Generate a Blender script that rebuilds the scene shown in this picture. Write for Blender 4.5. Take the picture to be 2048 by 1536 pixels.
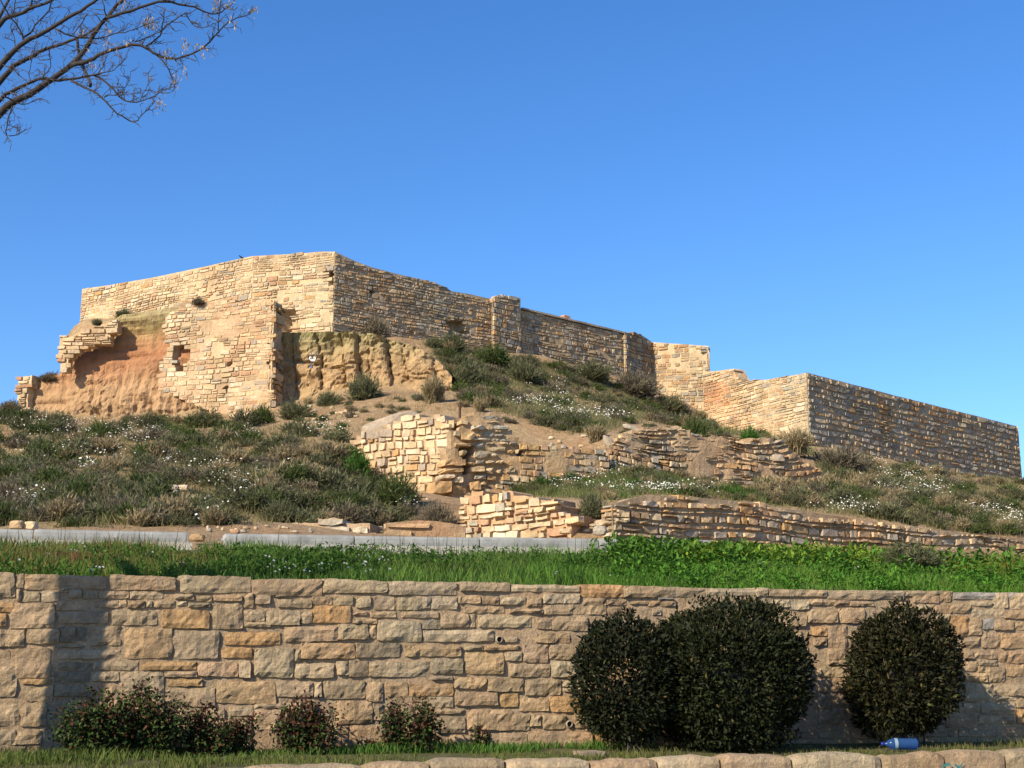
import bpy, math, random
import numpy as np
from mathutils import Vector, noise as mnoise

# ------------------------------------------------------------------ camera, sky, sun, exposure
for o in list(bpy.data.objects):
    bpy.data.objects.remove(o)
scene = bpy.context.scene
col = scene.collection
F = 2800.0                      # focal length in photograph pixels (2048 wide)
EYE = 1.65
PITCH = math.atan(592.0 / F)
cam_data = bpy.data.cameras.new("camera")
cam_data.sensor_width = 36.0
cam_data.lens = 36.0 * F / 2048.0
cam_data.clip_start = 0.1
cam_data.clip_end = 6000.0
cam = bpy.data.objects.new("camera", cam_data)
cam.location = (0, 0, EYE)
cam.rotation_euler = (math.pi / 2 + PITCH, 0, 0)
col.objects.link(cam)
scene.camera = cam

SUN_A = math.radians(42.0)      # behind the camera, towards the left
SUN_E = math.radians(31.0)
world = bpy.data.worlds.new("World")
scene.world = world
world.use_nodes = True
wn = world.node_tree
for n in list(wn.nodes):
    wn.nodes.remove(n)
sky = wn.nodes.new("ShaderNodeTexSky")
sky.sky_type = 'NISHITA'
sky.sun_disc = False
sky.sun_elevation = SUN_E
sky.sun_rotation = math.pi + SUN_A
sky.altitude = 0
sky.air_density = 1.0
sky.dust_density = 0.3
sky.ozone_density = 5.0
bg = wn.nodes.new("ShaderNodeBackground")
bg.inputs["Strength"].default_value = 0.105
wo = wn.nodes.new("ShaderNodeOutputWorld")
hsv = wn.nodes.new("ShaderNodeHueSaturation")     # the camera's vivid colour setting
hsv.inputs["Saturation"].default_value = 1.2
hsv.inputs["Hue"].default_value = 0.507
hsv.inputs["Value"].default_value = 1.12
wn.links.new(sky.outputs[0], hsv.inputs["Color"])
wn.links.new(hsv.outputs[0], bg.inputs[0])
wn.links.new(bg.outputs[0], wo.inputs[0])

sun_dir = Vector((-math.sin(SUN_A) * math.cos(SUN_E), -math.cos(SUN_A) * math.cos(SUN_E), math.sin(SUN_E)))
sl = bpy.data.lights.new("sun", 'SUN')
sl.energy = 5.0
sl.angle = math.radians(0.5)
sl.color = (1.0, 0.865, 0.66)
so = bpy.data.objects.new("sun", sl)
so.rotation_euler = (-sun_dir).to_track_quat('-Z', 'Y').to_euler()
so.location = (-30, -30, 40)
col.objects.link(so)
vs = scene.view_settings
vs.view_transform = 'Standard'
vs.look = 'None'
vs.exposure = 0.8
vs.gamma = 1.0
vs.use_curve_mapping = False

rnd = random.Random(7)
rng = np.random.default_rng(11)

# ------------------------------------------------------------------ picture <-> place
CP, SP = math.cos(PITCH), math.sin(PITCH)
def ray(px, py):
    u = (px - 1024.0) / F
    v = (768.0 - py) / F
    return (u, CP - v * SP, SP + v * CP)
def P(px, py, Y):
    d = ray(px, py)
    t = Y / d[1]
    return Vector((d[0] * t, Y, EYE + d[2] * t))
def proj(x, y, z):
    z = z - EYE
    dep = y * CP + z * SP
    up = -y * SP + z * CP
    return 1024 + F * x / dep, 768 - F * up / dep

def inpoly(x, y, poly):
    c = False
    n = len(poly)
    j = n - 1
    for i in range(n):
        xi, yi = poly[i]; xj, yj = poly[j]
        if (yi > y) != (yj > y) and x < (xj - xi) * (y - yi) / (yj - yi) + xi:
            c = not c
        j = i
    return c

# ------------------------------------------------------------------ numpy noise
def _h(ix, iy, seed):
    n = (ix.astype(np.int64) * 374761393 + iy.astype(np.int64) * 668265263 + seed * 1442695041) & 0x7fffffff
    n = ((n ^ (n >> 13)) * 1274126177) & 0x7fffffff
    n = n ^ (n >> 16)
    return (n & 0xffff) / 65535.0
def vnoise(x, y, seed=0):
    x = np.asarray(x, float); y = np.asarray(y, float)
    ix = np.floor(x); iy = np.floor(y)
    fx = x - ix; fy = y - iy
    fx = fx * fx * (3 - 2 * fx); fy = fy * fy * (3 - 2 * fy)
    a = _h(ix, iy, seed); b = _h(ix + 1, iy, seed); c = _h(ix, iy + 1, seed); d = _h(ix + 1, iy + 1, seed)
    return (a * (1 - fx) + b * fx) * (1 - fy) + (c * (1 - fx) + d * fx) * fy
def fbm(x, y, seed=0, oct=4):
    s = 0; a = 0.5
    for i in range(oct):
        s = s + a * (vnoise(np.asarray(x) * 2 ** i, np.asarray(y) * 2 ** i, seed + i * 17) - 0.5) * 2
        a *= 0.5
    return s

# ------------------------------------------------------------------ object helpers
def tag(o, label=None, cat=None, group=None, kind=None):
    if label: o["label"] = label
    if cat: o["category"] = cat
    if group: o["group"] = group
    if kind: o["kind"] = kind
    return o
def empty(name, loc, label, cat, group=None):
    o = bpy.data.objects.new(name, None)
    o.empty_display_size = 0.3
    o.location = loc
    col.objects.link(o)
    return tag(o, label, cat, group)
def link(name, me, parent=None):
    o = bpy.data.objects.new(name, me)
    col.objects.link(o)
    if parent:
        o.parent = parent
        if parent.parent is None:          # children are modelled in world coordinates
            o.matrix_parent_inverse.translation = -parent.location
    return o
class MB:
    def __init__(s):
        s.v = []; s.f = []; s.t = []
    def add(s, v, f, tone=(1, 1, 1)):
        b = len(s.v)
        s.v.extend(v)
        for q in f:
            s.f.append(tuple(i + b for i in q)); s.t.append(tone)
    def mesh(s, name, mat, smooth=False):
        me = bpy.data.meshes.new(name)
        me.from_pydata([tuple(p) for p in s.v], [], s.f)
        at = me.attributes.new("tone", 'FLOAT_COLOR', 'FACE')
        a = np.ones((len(s.f), 4), np.float32)
        if len(s.f):
            a[:, :3] = np.array(s.t, np.float32)
        at.data.foreach_set("color", a.ravel())
        me.materials.append(mat)
        if smooth:
            me.polygons.foreach_set("use_smooth", [True] * len(me.polygons))
        me.update()
        return me
    def build(s, name, mat, parent=None, smooth=False):
        return link(name, s.mesh(name, mat, smooth), parent)
def np_mesh(name, V, T, tone, mat, smooth=False):
    """V (n,3) vertices, T (m,3) triangles, tone (m,3)"""
    me = bpy.data.meshes.new(name)
    V = np.asarray(V, np.float32); T = np.asarray(T, np.int32)
    me.vertices.add(len(V)); me.vertices.foreach_set("co", V.ravel())
    me.loops.add(T.size); me.loops.foreach_set("vertex_index", T.ravel())
    me.polygons.add(len(T))
    me.polygons.foreach_set("loop_start", np.arange(0, T.size, 3, dtype=np.int32))
    me.polygons.foreach_set("loop_total", np.full(len(T), 3, np.int32))
    at = me.attributes.new("tone", 'FLOAT_COLOR', 'FACE')
    a = np.ones((len(T), 4), np.float32); a[:, :3] = tone
    at.data.foreach_set("color", a.ravel())
    me.materials.append(mat)
    if smooth:
        me.polygons.foreach_set("use_smooth", np.ones(len(T), bool))
    me.update(calc_edges=True)
    return me

# ------------------------------------------------------------------ materials
def new_mat(name):
    m = bpy.data.materials.new(name)
    m.use_nodes = True
    nt = m.node_tree
    b = nt.nodes["Principled BSDF"]
    b.inputs["Roughness"].default_value = 0.9
    b.inputs["Specular IOR Level"].default_value = 0.25
    return m, nt, b
def N(nt, t, **kw):
    n = nt.nodes.new(t)
    for k, v in kw.items():
        if k in n.inputs: n.inputs[k].default_value = v
        else: setattr(n, k, v)
    return n
def noise_node(nt, vec, scale, detail=4, rough=0.6):
    n = N(nt, "ShaderNodeTexNoise", Scale=scale, Detail=detail, Roughness=rough)
    nt.links.new(vec, n.inputs["Vector"])
    return n.outputs["Fac"]
def ramp(nt, fac, stops):
    r = nt.nodes.new("ShaderNodeValToRGB")
    el = r.color_ramp.elements
    while len(el) < len(stops): el.new(0.5)
    for e, (p, c) in zip(el, stops):
        e.position = p
        e.color = (c[0], c[1], c[2], 1) if hasattr(c, "__len__") else (c, c, c, 1)
    nt.links.new(fac, r.inputs[0])
    return r.outputs[0]
def mix(nt, fac, a, b, mode='MIX'):
    m = nt.nodes.new("ShaderNodeMix")
    m.data_type = 'RGBA'; m.blend_type = mode
    for sock, val in ((m.inputs[0], fac), (m.inputs[6], a), (m.inputs[7], b)):
        if hasattr(val, "links"): nt.links.new(val, sock)
        elif hasattr(val, "__len__"): sock.default_value = (val[0], val[1], val[2], 1)
        else: sock.default_value = val
    return m.outputs[2]
def bump(nt, b, h, strength, dist):
    bn = N(nt, "ShaderNodeBump", Strength=strength, Distance=dist)
    nt.links.new(h, bn.inputs["Height"])
    nt.links.new(bn.outputs[0], b.inputs["Normal"])
def pos(nt):
    return nt.nodes.new("ShaderNodeNewGeometry").outputs["Position"]
def stone_mat(name, s_big, s_fine, bstr, bdist, stain=(0.20, 0.18, 0.15), stain_amt=0.5, lichen=None, wash=0.75):
    m, nt, b = new_mat(name)
    p = pos(nt)
    at = N(nt, "ShaderNodeAttribute"); at.attribute_name = "tone"
    c = at.outputs["Color"]
    v1 = ramp(nt, noise_node(nt, p, s_big, 5, 0.62), [(0.25, 0.46), (0.5, 0.78), (0.75, 0.98)])
    c = mix(nt, 1.0, c, v1, 'MULTIPLY')
    # broad weathering: pinkish earth wash, grey crust and pale rain streaks
    mp = N(nt, "ShaderNodeMapping"); mp.inputs["Scale"].default_value = (1, 1, 0.45); nt.links.new(p, mp.inputs[0])
    f = ramp(nt, noise_node(nt, mp.outputs[0], s_big * 0.22, 5, 0.6), [(0.42, 0.0), (0.62, wash)])
    c = mix(nt, f, c, mix(nt, 1.0, c, (1.08, 0.90, 0.78), 'MULTIPLY'))
    mp2 = N(nt, "ShaderNodeMapping"); mp2.inputs["Scale"].default_value = (1, 1, 0.18); mp2.inputs["Location"].default_value = (31, 7, 3); nt.links.new(p, mp2.inputs[0])
    f = ramp(nt, noise_node(nt, mp2.outputs[0], s_big * 0.45, 6, 0.7), [(0.50, 0.0), (0.66, wash * 0.8)])
    c = mix(nt, f, c, mix(nt, 1.0, c, (0.66, 0.66, 0.68), 'MULTIPLY'))
    v2 = ramp(nt, noise_node(nt, p, s_fine, 3, 0.7), [(0.3, 0.8), (0.7, 1.15)])
    c = mix(nt, 1.0, c, v2, 'MULTIPLY')
    f = ramp(nt, noise_node(nt, p, s_big * 0.35, 6, 0.7), [(0.52, 0.0), (0.70, stain_amt)])
    c = mix(nt, f, c, stain)
    if lichen:
        f = ramp(nt, noise_node(nt, p, s_big * 0.8, 7, 0.75), [(0.66, 0.0), (0.72, 0.6)])
        c = mix(nt, f, c, lichen)
    nt.links.new(c, b.inputs["Base Color"])
    bump(nt, b, noise_node(nt, p, s_fine * 0.8, 6, 0.7), bstr, bdist)
    return m
M = {}
M['wall_stone'] = stone_mat("retaining_wall_stone", 5.0, 30.0, 1.0, 0.035, stain=(0.19, 0.165, 0.13), stain_amt=0.55, wash=0.4)
M['fort_stone'] = stone_mat("fortress_stone", 1.1, 9.0, 1.0, 0.10, stain=(0.20, 0.175, 0.135), stain_amt=0.5)
M['rubble_stone'] = stone_mat("rubble_stone", 1.6, 12.0, 0.9, 0.05, stain=(0.24, 0.21, 0.165), stain_amt=0.5)
M['mortar'] = stone_mat("wall_mortar", 7.0, 34.0, 1.0, 0.03, stain=(0.20, 0.155, 0.105), stain_amt=0.6, lichen=(0.36, 0.33, 0.28), wash=0.4)
M['fort_mortar'] = stone_mat("fortress_mortar", 0.8, 8.0, 1.0, 0.06, stain=(0.33, 0.25, 0.165), stain_amt=0.5)

def soil_mat():
    m, nt, b = new_mat("hillside_soil")
    p = pos(nt)
    c = ramp(nt, noise_node(nt, p, 0.35, 8, 0.65), [(0.25, (0.22, 0.14, 0.075)), (0.45, (0.36, 0.235, 0.125)), (0.6, (0.38, 0.27, 0.15)), (0.8, (0.27, 0.22, 0.11))])
    v = ramp(nt, noise_node(nt, p, 5.0, 6, 0.75), [(0.3, 0.65), (0.7, 1.25)])
    c = mix(nt, 1.0, c, v, 'MULTIPLY')
    nt.links.new(c, b.inputs["Base Color"])
    bump(nt, b, noise_node(nt, p, 2.5, 9, 0.75), 1.0, 0.25)
    return m
M['soil'] = soil_mat()
def cliff_mat(name, stops, zlo, zhi, warp=1.2):
    m, nt, b = new_mat(name)
    p = pos(nt)
    sep = nt.nodes.new("ShaderNodeSeparateXYZ"); nt.links.new(p, sep.inputs[0])
    mr = N(nt, "ShaderNodeMapRange"); nt.links.new(sep.outputs[2], mr.inputs[0])
    mr.inputs[1].default_value = zlo; mr.inputs[2].default_value = zhi
    ad = N(nt, "ShaderNodeMath", operation='MULTIPLY_ADD')
    nt.links.new(noise_node(nt, p, 0.5, 5, 0.6), ad.inputs[0]); ad.inputs[1].default_value = 0.35 * warp
    ad2 = N(nt, "ShaderNodeMath", operation='SUBTRACT'); nt.links.new(mr.outputs[0], ad2.inputs[0]); ad2.inputs[1].default_value = 0.17 * warp
    nt.links.new(ad2.outputs[0], ad.inputs[2])
    c = ramp(nt, ad.outputs[0], stops)
    mp = N(nt, "ShaderNodeMapping"); mp.inputs["Scale"].default_value = (1, 1, 0.35); nt.links.new(p, mp.inputs[0])
    v = ramp(nt, noise_node(nt, mp.outputs[0], 2.6, 7, 0.72), [(0.28, 0.62), (0.5, 1.0), (0.72, 1.2)])
    c = mix(nt, 1.0, c, v, 'MULTIPLY')
    nt.links.new(c, b.inputs["Base Color"])
    bump(nt, b, noise_node(nt, mp.outputs[0], 2.2, 9, 0.72), 1.0, 0.22)
    return m
def plant_mat(name, trans=0.3, rough=0.55, spec=0.3):
    m = bpy.data.materials.new(name); m.use_nodes = True
    nt = m.node_tree
    b = nt.nodes["Principled BSDF"]
    b.inputs["Roughness"].default_value = rough
    b.inputs["Specular IOR Level"].default_value = spec
    at = N(nt, "ShaderNodeAttribute"); at.attribute_name = "tone"
    nt.links.new(at.outputs["Color"], b.inputs["Base Color"])
    tr = N(nt, "ShaderNodeBsdfTranslucent"); nt.links.new(at.outputs["Color"], tr.inputs[0])
    mx = N(nt, "ShaderNodeMixShader"); mx.inputs[0].default_value = trans
    nt.links.new(b.outputs[0], mx.inputs[1]); nt.links.new(tr.outputs[0], mx.inputs[2])
    nt.links.new(mx.outputs[0], nt.nodes["Material Output"].inputs[0])
    return m
M['plant'] = plant_mat("soft_foliage", 0.36, 0.7, 0.15)
M['bush'] = plant_mat("glossy_bush_leaf", 0.06, 0.6, 0.12)
M['petal'] = plant_mat("white_petal", 0.25, 0.6, 0.2)
def plain(name, c, rough=0.8, bscale=0, bstr=0.5, bdist=0.01, var=0.25, vscale=3.0, spec=0.3):
    m, nt, b = new_mat(name)
    p = pos(nt)
    v = ramp(nt, noise_node(nt, p, vscale, 6, 0.65), [(0.25, 1 - var), (0.75, 1 + var)])
    nt.links.new(mix(nt, 1.0, c, v, 'MULTIPLY'), b.inputs["Base Color"])
    b.inputs["Roughness"].default_value = rough
    b.inputs["Specular IOR Level"].default_value = spec
    if bscale:
        bump(nt, b, noise_node(nt, p, bscale, 6, 0.7), bstr, bdist)
    return m
M['ground'] = plain("dusty_pavement", (0.24, 0.21, 0.17), 0.95, 12, 0.6, 0.02)
M['bank_soil'] = plain("dark_bank_soil", (0.075, 0.075, 0.03), 0.95, 8, 1.0, 0.05, 0.5)
M['bark'] = plain("dark_grey_bark", (0.030, 0.025, 0.023), 0.9, 40, 0.8, 0.006, 0.45, 9.0)
M['twig'] = plain("pale_grey_twig", (0.065, 0.054, 0.046), 0.9)
M['concrete'] = plain("weathered_concrete", (0.23, 0.235, 0.225), 0.9, 25, 0.7, 0.012, 0.38, 3.5)
M['kerb_base'] = plain("pale_concrete_bedding", (0.36, 0.34, 0.29), 0.95, 25, 0.8, 0.02, 0.3, 4)
M['brick'] = plain("orange_brick", (0.46, 0.24, 0.13), 0.9, 20, 0.6, 0.02)
M['rust'] = plain("rusty_iron", (0.07, 0.035, 0.022), 0.8, 30, 0.5, 0.01)
M['black'] = plain("bird_and_pipe_shade_black", (0.012, 0.011, 0.01), 0.9)  # the bird's own black, also painted as shade inside the drain pipes
M['white_paint'] = plain("white_paint", (0.78, 0.78, 0.74), 0.7)
M['blue_paint'] = plain("blue_paint", (0.06, 0.09, 0.30), 0.7)
M['teal_paint'] = plain("teal_paint", (0.03, 0.14, 0.14), 0.7)
M['paper'] = plain("white_paper_litter", (0.75, 0.78, 0.80), 0.7)
M['pipe'] = plain("pale_drain_pipe", (0.27, 0.23, 0.17), 0.8)

# ------------------------------------------------------------------ vertical wall planes
class Plane:
    def __init__(s, a, b):
        """a, b = (px, py, Y): two points the wall face runs through, left to right"""
        A = P(*a); B = P(*b)
        s.O = Vector((A.x, A.y, 0))
        d = Vector((B.x - A.x, B.y - A.y, 0)); s.L = d.length
        s.D = d.normalized(); s.N = Vector((s.D.y, -s.D.x, 0))
    def sz(s, px, py):
        d = Vector(ray(px, py)); c = Vector((0, 0, EYE))
        t = (s.O - c).dot(s.N) / d.dot(s.N)
        p = c + d * t
        return ((p - s.O).dot(s.D), p.z)
    def w(s, a, z, n=0.0):
        return (s.O.x + s.D.x * a + s.N.x * n, s.O.y + s.D.y * a + s.N.y * n, z)
    def px(s, a, z):
        return proj(*s.w(a, z))

def stone_piece(pl, q, proud, back, bev, rough, R, nx=2, ny=2, tilt=0.0, rock=0.0, freq=6.0, rc=0.14):
    """one hewn stone: q = 4 corners (s,z) bl,br,tr,tl; returns verts, faces"""
    W = max(1e-3, math.hypot(q[1][0] - q[0][0], q[1][1] - q[0][1])); H = max(1e-3, math.hypot(q[3][0] - q[0][0], q[3][1] - q[0][1]))
    bu = min(0.28, bev / W); bv = min(0.28, bev / H)
    us = [0.0] + [bu + (1 - 2 * bu) * i / nx for i in range(nx + 1)] + [1.0]
    vsx = [0.0] + [bv + (1 - 2 * bv) * i / ny for i in range(ny + 1)] + [1.0]
    tu, tv = R.uniform(-tilt, tilt), R.uniform(-tilt, tilt)
    ox, oy = R.uniform(0, 99), R.uniform(0, 99)
    V = []
    nu, nv = len(us), len(vsx)
    for j, v in enumerate(vsx):
        for i, u in enumerate(us):
            a = (1 - u) * (1 - v); b = u * (1 - v); c = u * v; d = (1 - u) * v
            s_ = a * q[0][0] + b * q[1][0] + c * q[2][0] + d * q[3][0]
            z_ = a * q[0][1] + b * q[1][1] + c * q[2][1] + d * q[3][1]
            eu = i in (0, nu - 1); ev = j in (0, nv - 1)
            ru = i in (0, 1, nu - 1, nu - 2); rv = j in (0, 1, nv - 1, nv - 2)
            if ru and rv:                      # rounded corners
                k = R.uniform(0.0, rc) * min(W, H)
                s_ += (k if u < 0.5 else -k) * 0.6; z_ += (k if v < 0.5 else -k) * 0.6
            elif ru or rv:
                s_ += R.uniform(-1, 1) * rough * 1.2; z_ += R.uniform(-1, 1) * rough * 1.2
            if eu or ev:
                n = -back
            else:
                n = proud + (u - 0.5) * tu * W + (v - 0.5) * tv * H + R.uniform(-1, 1) * rough
                if rock:
                    f = mnoise.noise((s_ * freq + ox, z_ * freq * 1.3 + oy, ox))
                    f2 = mnoise.noise((s_ * freq * 2.7 + oy, z_ * freq * 2.7 + ox, oy))
                    n += rock * (f + 0.55 * f2)
                    if ru or rv: n -= rock * 0.5
                n = max(n, 0.004)
            V.append(pl.w(s_, z_, n))
    Fc = []
    for j in range(nv - 1):
        for i in range(nu - 1):
            k = j * nu + i
            Fc.append((k, k + 1, k + nu + 1, k + nu))
    return V, Fc

def jit(c, a, R):
    k = 1 + R.uniform(-a, a)
    return tuple(max(0.01, x * k * (1 + R.uniform(-a, a) * 0.15)) for x in c)
def pick(pal, R):
    t = R.uniform(0, sum(w for _, w in pal)); s = 0
    for c, w in pal:
        s += w
        if t <= s: return jit(c, 0.12, R)
    return pal[-1][0]

def profile(pl, pts):
    """profile points given as picture points, or as ('sz', s, z) directly on the plane"""
    return [(p[1], p[2]) if p[0] == 'sz' else pl.sz(*p) for p in pts]
def core_mesh(mb, pl, top, bot, mask, holes, step, thick, tone, depth_noise=0.03, seed=0, base=0.0, extra=0.8):
    ts = profile(pl, top); bs = profile(pl, bot)
    s0 = min(ts[0][0], bs[0][0]); s1 = max(ts[-1][0], bs[-1][0])
    if getattr(pl, 'clip', False): s0 = max(s0, 0.0); s1 = min(s1, pl.L)      # meets the next face at a true corner
    ns = max(2, int((s1 - s0) / step)); nz = max(2, int(max(abs(a[1] - b[1]) for a in ts for b in bs) / step))
    nz = min(nz, 40)
    S = np.linspace(s0, s1, ns + 1)
    TZ = np.interp(S, [a for a, _ in ts], [z for _, z in ts]); BZ = np.interp(S, [a for a, _ in bs], [z for _, z in bs]) - (0 if mask else extra)
    idx = {}; V = []; Fc = []
    def vid(i, j):
        if (i, j) not in idx:
            s_ = S[i]; z = BZ[i] + (TZ[i] - BZ[i]) * j / nz
            n = base - 0.02 + float(fbm(s_ * 0.9 + seed, z * 0.9, seed, 3)) * depth_noise
            x, y = pl.px(s_, z)
            for h in holes:
                if inpoly(x, y, h): n -= 0.55
            if mask and not inpoly(x, y, mask):
                s_ += rnd.uniform(-.3, .3) * step; z += rnd.uniform(-.3, .3) * step
            idx[(i, j)] = len(V); V.append((s_, z, n))
        return idx[(i, j)]
    for i in range(ns):
        for j in range(nz):
            if mask:
                sc = (S[i] + S[i + 1]) / 2
                zc = (BZ[i] + (TZ[i] - BZ[i]) * (j + .5) / nz)
                if not inpoly(*pl.px(sc, zc), mask): continue
            Fc.append((vid(i, j), vid(i + 1, j), vid(i + 1, j + 1), vid(i, j + 1)))
    cnt = {}
    for f in Fc:
        for k in range(4):
            a, b = f[k], f[(k + 1) % 4]
            cnt[(a, b)] = 1
    bk = {}
    def back(a):
        if a not in bk:
            bk[a] = len(V); s_, z, n = V[a]; V.append((s_ if mask else min(max(s_, s0 + min(thick, (s1 - s0) * .4)), s1 - min(thick, (s1 - s0) * .4)), z, -thick))
        return bk[a]
    sides = []
    for (a, b) in list(cnt):
        if (b, a) not in cnt:
            sides.append((b, a, back(a), back(b)))
    mb.add([pl.w(*v) for v in V], Fc + sides, tone)

def stones_for(pl, top, bot, mask=None, holes=(), rows=(0.2, 0.34), wid=(0.3, 0.7), pal=None, gap=0.014, proud=(0.008, 0.04), missing=0.0, seed=1, avoid=(), back=0.12, wav=0.06, split=0.15, rough=0.008, bev=0.02, tilt=0.05, fill=None, amiss=None):
    """a random coursed layout -> list of (area_px, verts, faces, tone)"""
    R = random.Random(seed)
    ts = profile(pl, top); bs = profile(pl, bot)
    s0 = min(ts[0][0], bs[0][0]); s1 = max(ts[-1][0], bs[-1][0])
    if getattr(pl, 'clip', False): s0 = max(s0, 0.0); s1 = min(s1, pl.L)      # meets the next face at a true corner
    zmin = min(z for _, z in bs) - 0.2; zmax = max(z for _, z in ts)
    tx = [a for a, _ in ts]; tz = [z for _, z in ts]; bx = [a for a, _ in bs]; bz = [z for _, z in bs]
    out = []
    z = zmin
    while z < zmax + 0.1:
        h = R.uniform(*rows)
        s = s0 - R.uniform(0, wid[1])
        ph = R.uniform(0, 100)
        while s < s1:
            w = R.uniform(*wid) * (0.7 + 0.6 * h / rows[1])
            a0 = max(s, s0); a1 = min(s + w, s1); s += w
            if a1 - a0 < 0.09: continue
            sc = (a0 + a1) / 2; zc = z + h / 2
            def wz(a, b): return wav * (math.sin(a * 1.3 + b * 1.9 + seed) + math.sin(a * 0.53 + b * 0.7 + 2)) * 0.5
            tp = float(np.interp(sc, tx, tz)); bt = float(np.interp(sc, bx, bz))
            off = wz(sc, zc)
            if zc + off > tp or zc + off + h / 2 < bt - 0.15: continue
            pieces = [(a0, a1, z, z + h)]
            if R.random() < split and h > 0.6 * rows[1]:
                m_ = z + h * R.uniform(0.35, 0.65); pieces = [(a0, a1, z, m_), (a0, a1, m_, z + h)]
            elif R.random() < split and a1 - a0 > 0.7 * wid[1]:
                m_ = a0 + (a1 - a0) * R.uniform(0.35, 0.65); pieces = [(a0, m_, z, z + h), (m_, a1, z, z + h)]
            for (p0, p1, q0, q1) in pieces:
                g = gap * R.uniform(0.5, 1.5) * 0.5
                cs = (p0 + p1) / 2; cz = (q0 + q1) / 2 + off
                x, y = pl.px(cs, cz)
                if mask and not inpoly(x, y, mask): continue
                if any(inpoly(x, y, hh) for hh in holes): continue
                if any(a[0] < cs + (p1 - p0) * .42 and a[1] > cs - (p1 - p0) * .42 and a[2] < cz + (q1 - q0) * .40 and a[3] > cz - (q1 - q0) * .40 for a in avoid): continue
                mm = missing
                if amiss: mm = amiss(x, y, missing)
                if mm and R.random() < mm * 2 * (0.5 + 1.2 * float(fbm(cs * 0.35 + seed, cz * 0.5, seed + 5, 3))): continue
                jt = lambda k: R.uniform(-1, 1) * k
                k = 0.09 * min(p1 - p0, q1 - q0)
                q = [(p0 + g + jt(k), q0 + g + wz(p0, cz) + jt(k)), (p1 - g + jt(k), q0 + g + wz(p1, cz) + jt(k)), (p1 - g + jt(k), q1 - g + wz(p1, cz) + jt(k)), (p0 + g + jt(k), q1 - g + wz(p0, cz) + jt(k))]
                istop = q1 + off > tp - 0.25
                if istop:
                    lim = tp + R.uniform(-0.05, 0.08)
                    q = [(a, min(b, lim)) for a, b in q]
                    if q[3][1] - q[0][1] < 0.05 or q[2][1] - q[1][1] < 0.05: continue
                V, Fc = stone_piece(pl, q, R.uniform(*proud), 0.45 if istop else back, bev, rough, R, 1 if p1 - p0 < 0.3 else 2, 1, tilt)
                tone = pick(fill(x, y, R) if fill else pal, R)
                pw = abs(pl.px(p1, cz)[0] - pl.px(p0, cz)[0]); phh = abs(pl.px(cs, q1)[1] - pl.px(cs, q0)[1])
                vis = 1.0 if -20 < x < 2068 else 0.01
                out.append((pw * phh * vis, V, Fc, tone))
        z += h
    return out

def finish_wall(root, core, stones, smat, cmat, limit=300, name="stone"):
    core.build("core", cmat, root)
    stones.sort(key=lambda t: -t[0])
    for a, V, Fc, tone in stones[:limit]:
        mb = MB(); mb.add(V, Fc, tone); mb.build(name, smat, root)
    if len(stones) > limit:
        mb = MB()
        for a, V, Fc, tone in stones[limit:]: mb.add(V, Fc, tone)
        o = mb.build("small_stones", smat, root); o["kind"] = "stuff"

# ------------------------------------------------------------------ lines of the old walls on the hill (picture points with their distance)
class Line(Plane):
    """a wall line between two places; profiles on it are given as ('sz', s, z)"""
    def __init__(s, A, B):
        s.O = Vector((A[0], A[1], 0)); d = Vector((B[0] - A[0], B[1] - A[1], 0)); s.L = d.length
        s.D = d.normalized(); s.N = Vector((s.D.y, -s.D.x, 0))
plA1 = Plane((163, 590, 74), (505, 560, 67.2)); plA2 = Plane((505, 560, 67.2), (668, 560, 66))
plC1 = Plane((668, 560, 66), (988, 640, 72)); plC2 = Plane((986, 640, 71.6), (1041, 650, 72.9)); plC3 = Plane((1041, 660, 73.2), (1252, 700, 78)); plC4 = Plane((1252, 700, 77.7), (1305, 720, 79.8)); plC5 = Plane((1305, 720, 79.8), (1418, 740, 78.8))
plB1 = Plane((1406, 790, 72.5), (1615, 800, 65.5)); plB2 = Plane((1615, 800, 65.5), (2037, 900, 80))
plL = Plane((318, 720, 64.4), (545, 720, 62.3)); plD = Plane((118, 700, 64.6), (240, 680, 64.3)); plE = Plane((36, 780, 66.0), (70, 780, 65.6))
plG = Plane((697, 890, 46.2), (895, 900, 43.4)); plI = Plane((905, 930, 43.1), (1216, 915, 45.4)); plJ = Plane((1210, 910, 46.0), (1645, 930, 49.8))
plK = Plane((924, 1030, 36.2), (1165, 1035, 34.0)); plM = Plane((1222, 1040, 33.8), (2048, 1080, 43.0))
plN = Plane((560, 1055, 29.6), (772, 1055, 29.2)); plN2 = Plane((772, 1055, 29.4), (932, 1055, 29.8))
plRC = Plane((37, 780, 66.2), (350, 760, 64.6)); plSC = Plane((553, 730, 63.7), (905, 740, 62.9))
for pl in (plA1, plA2, plC1, plB1, plB2): pl.clip = True
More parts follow.
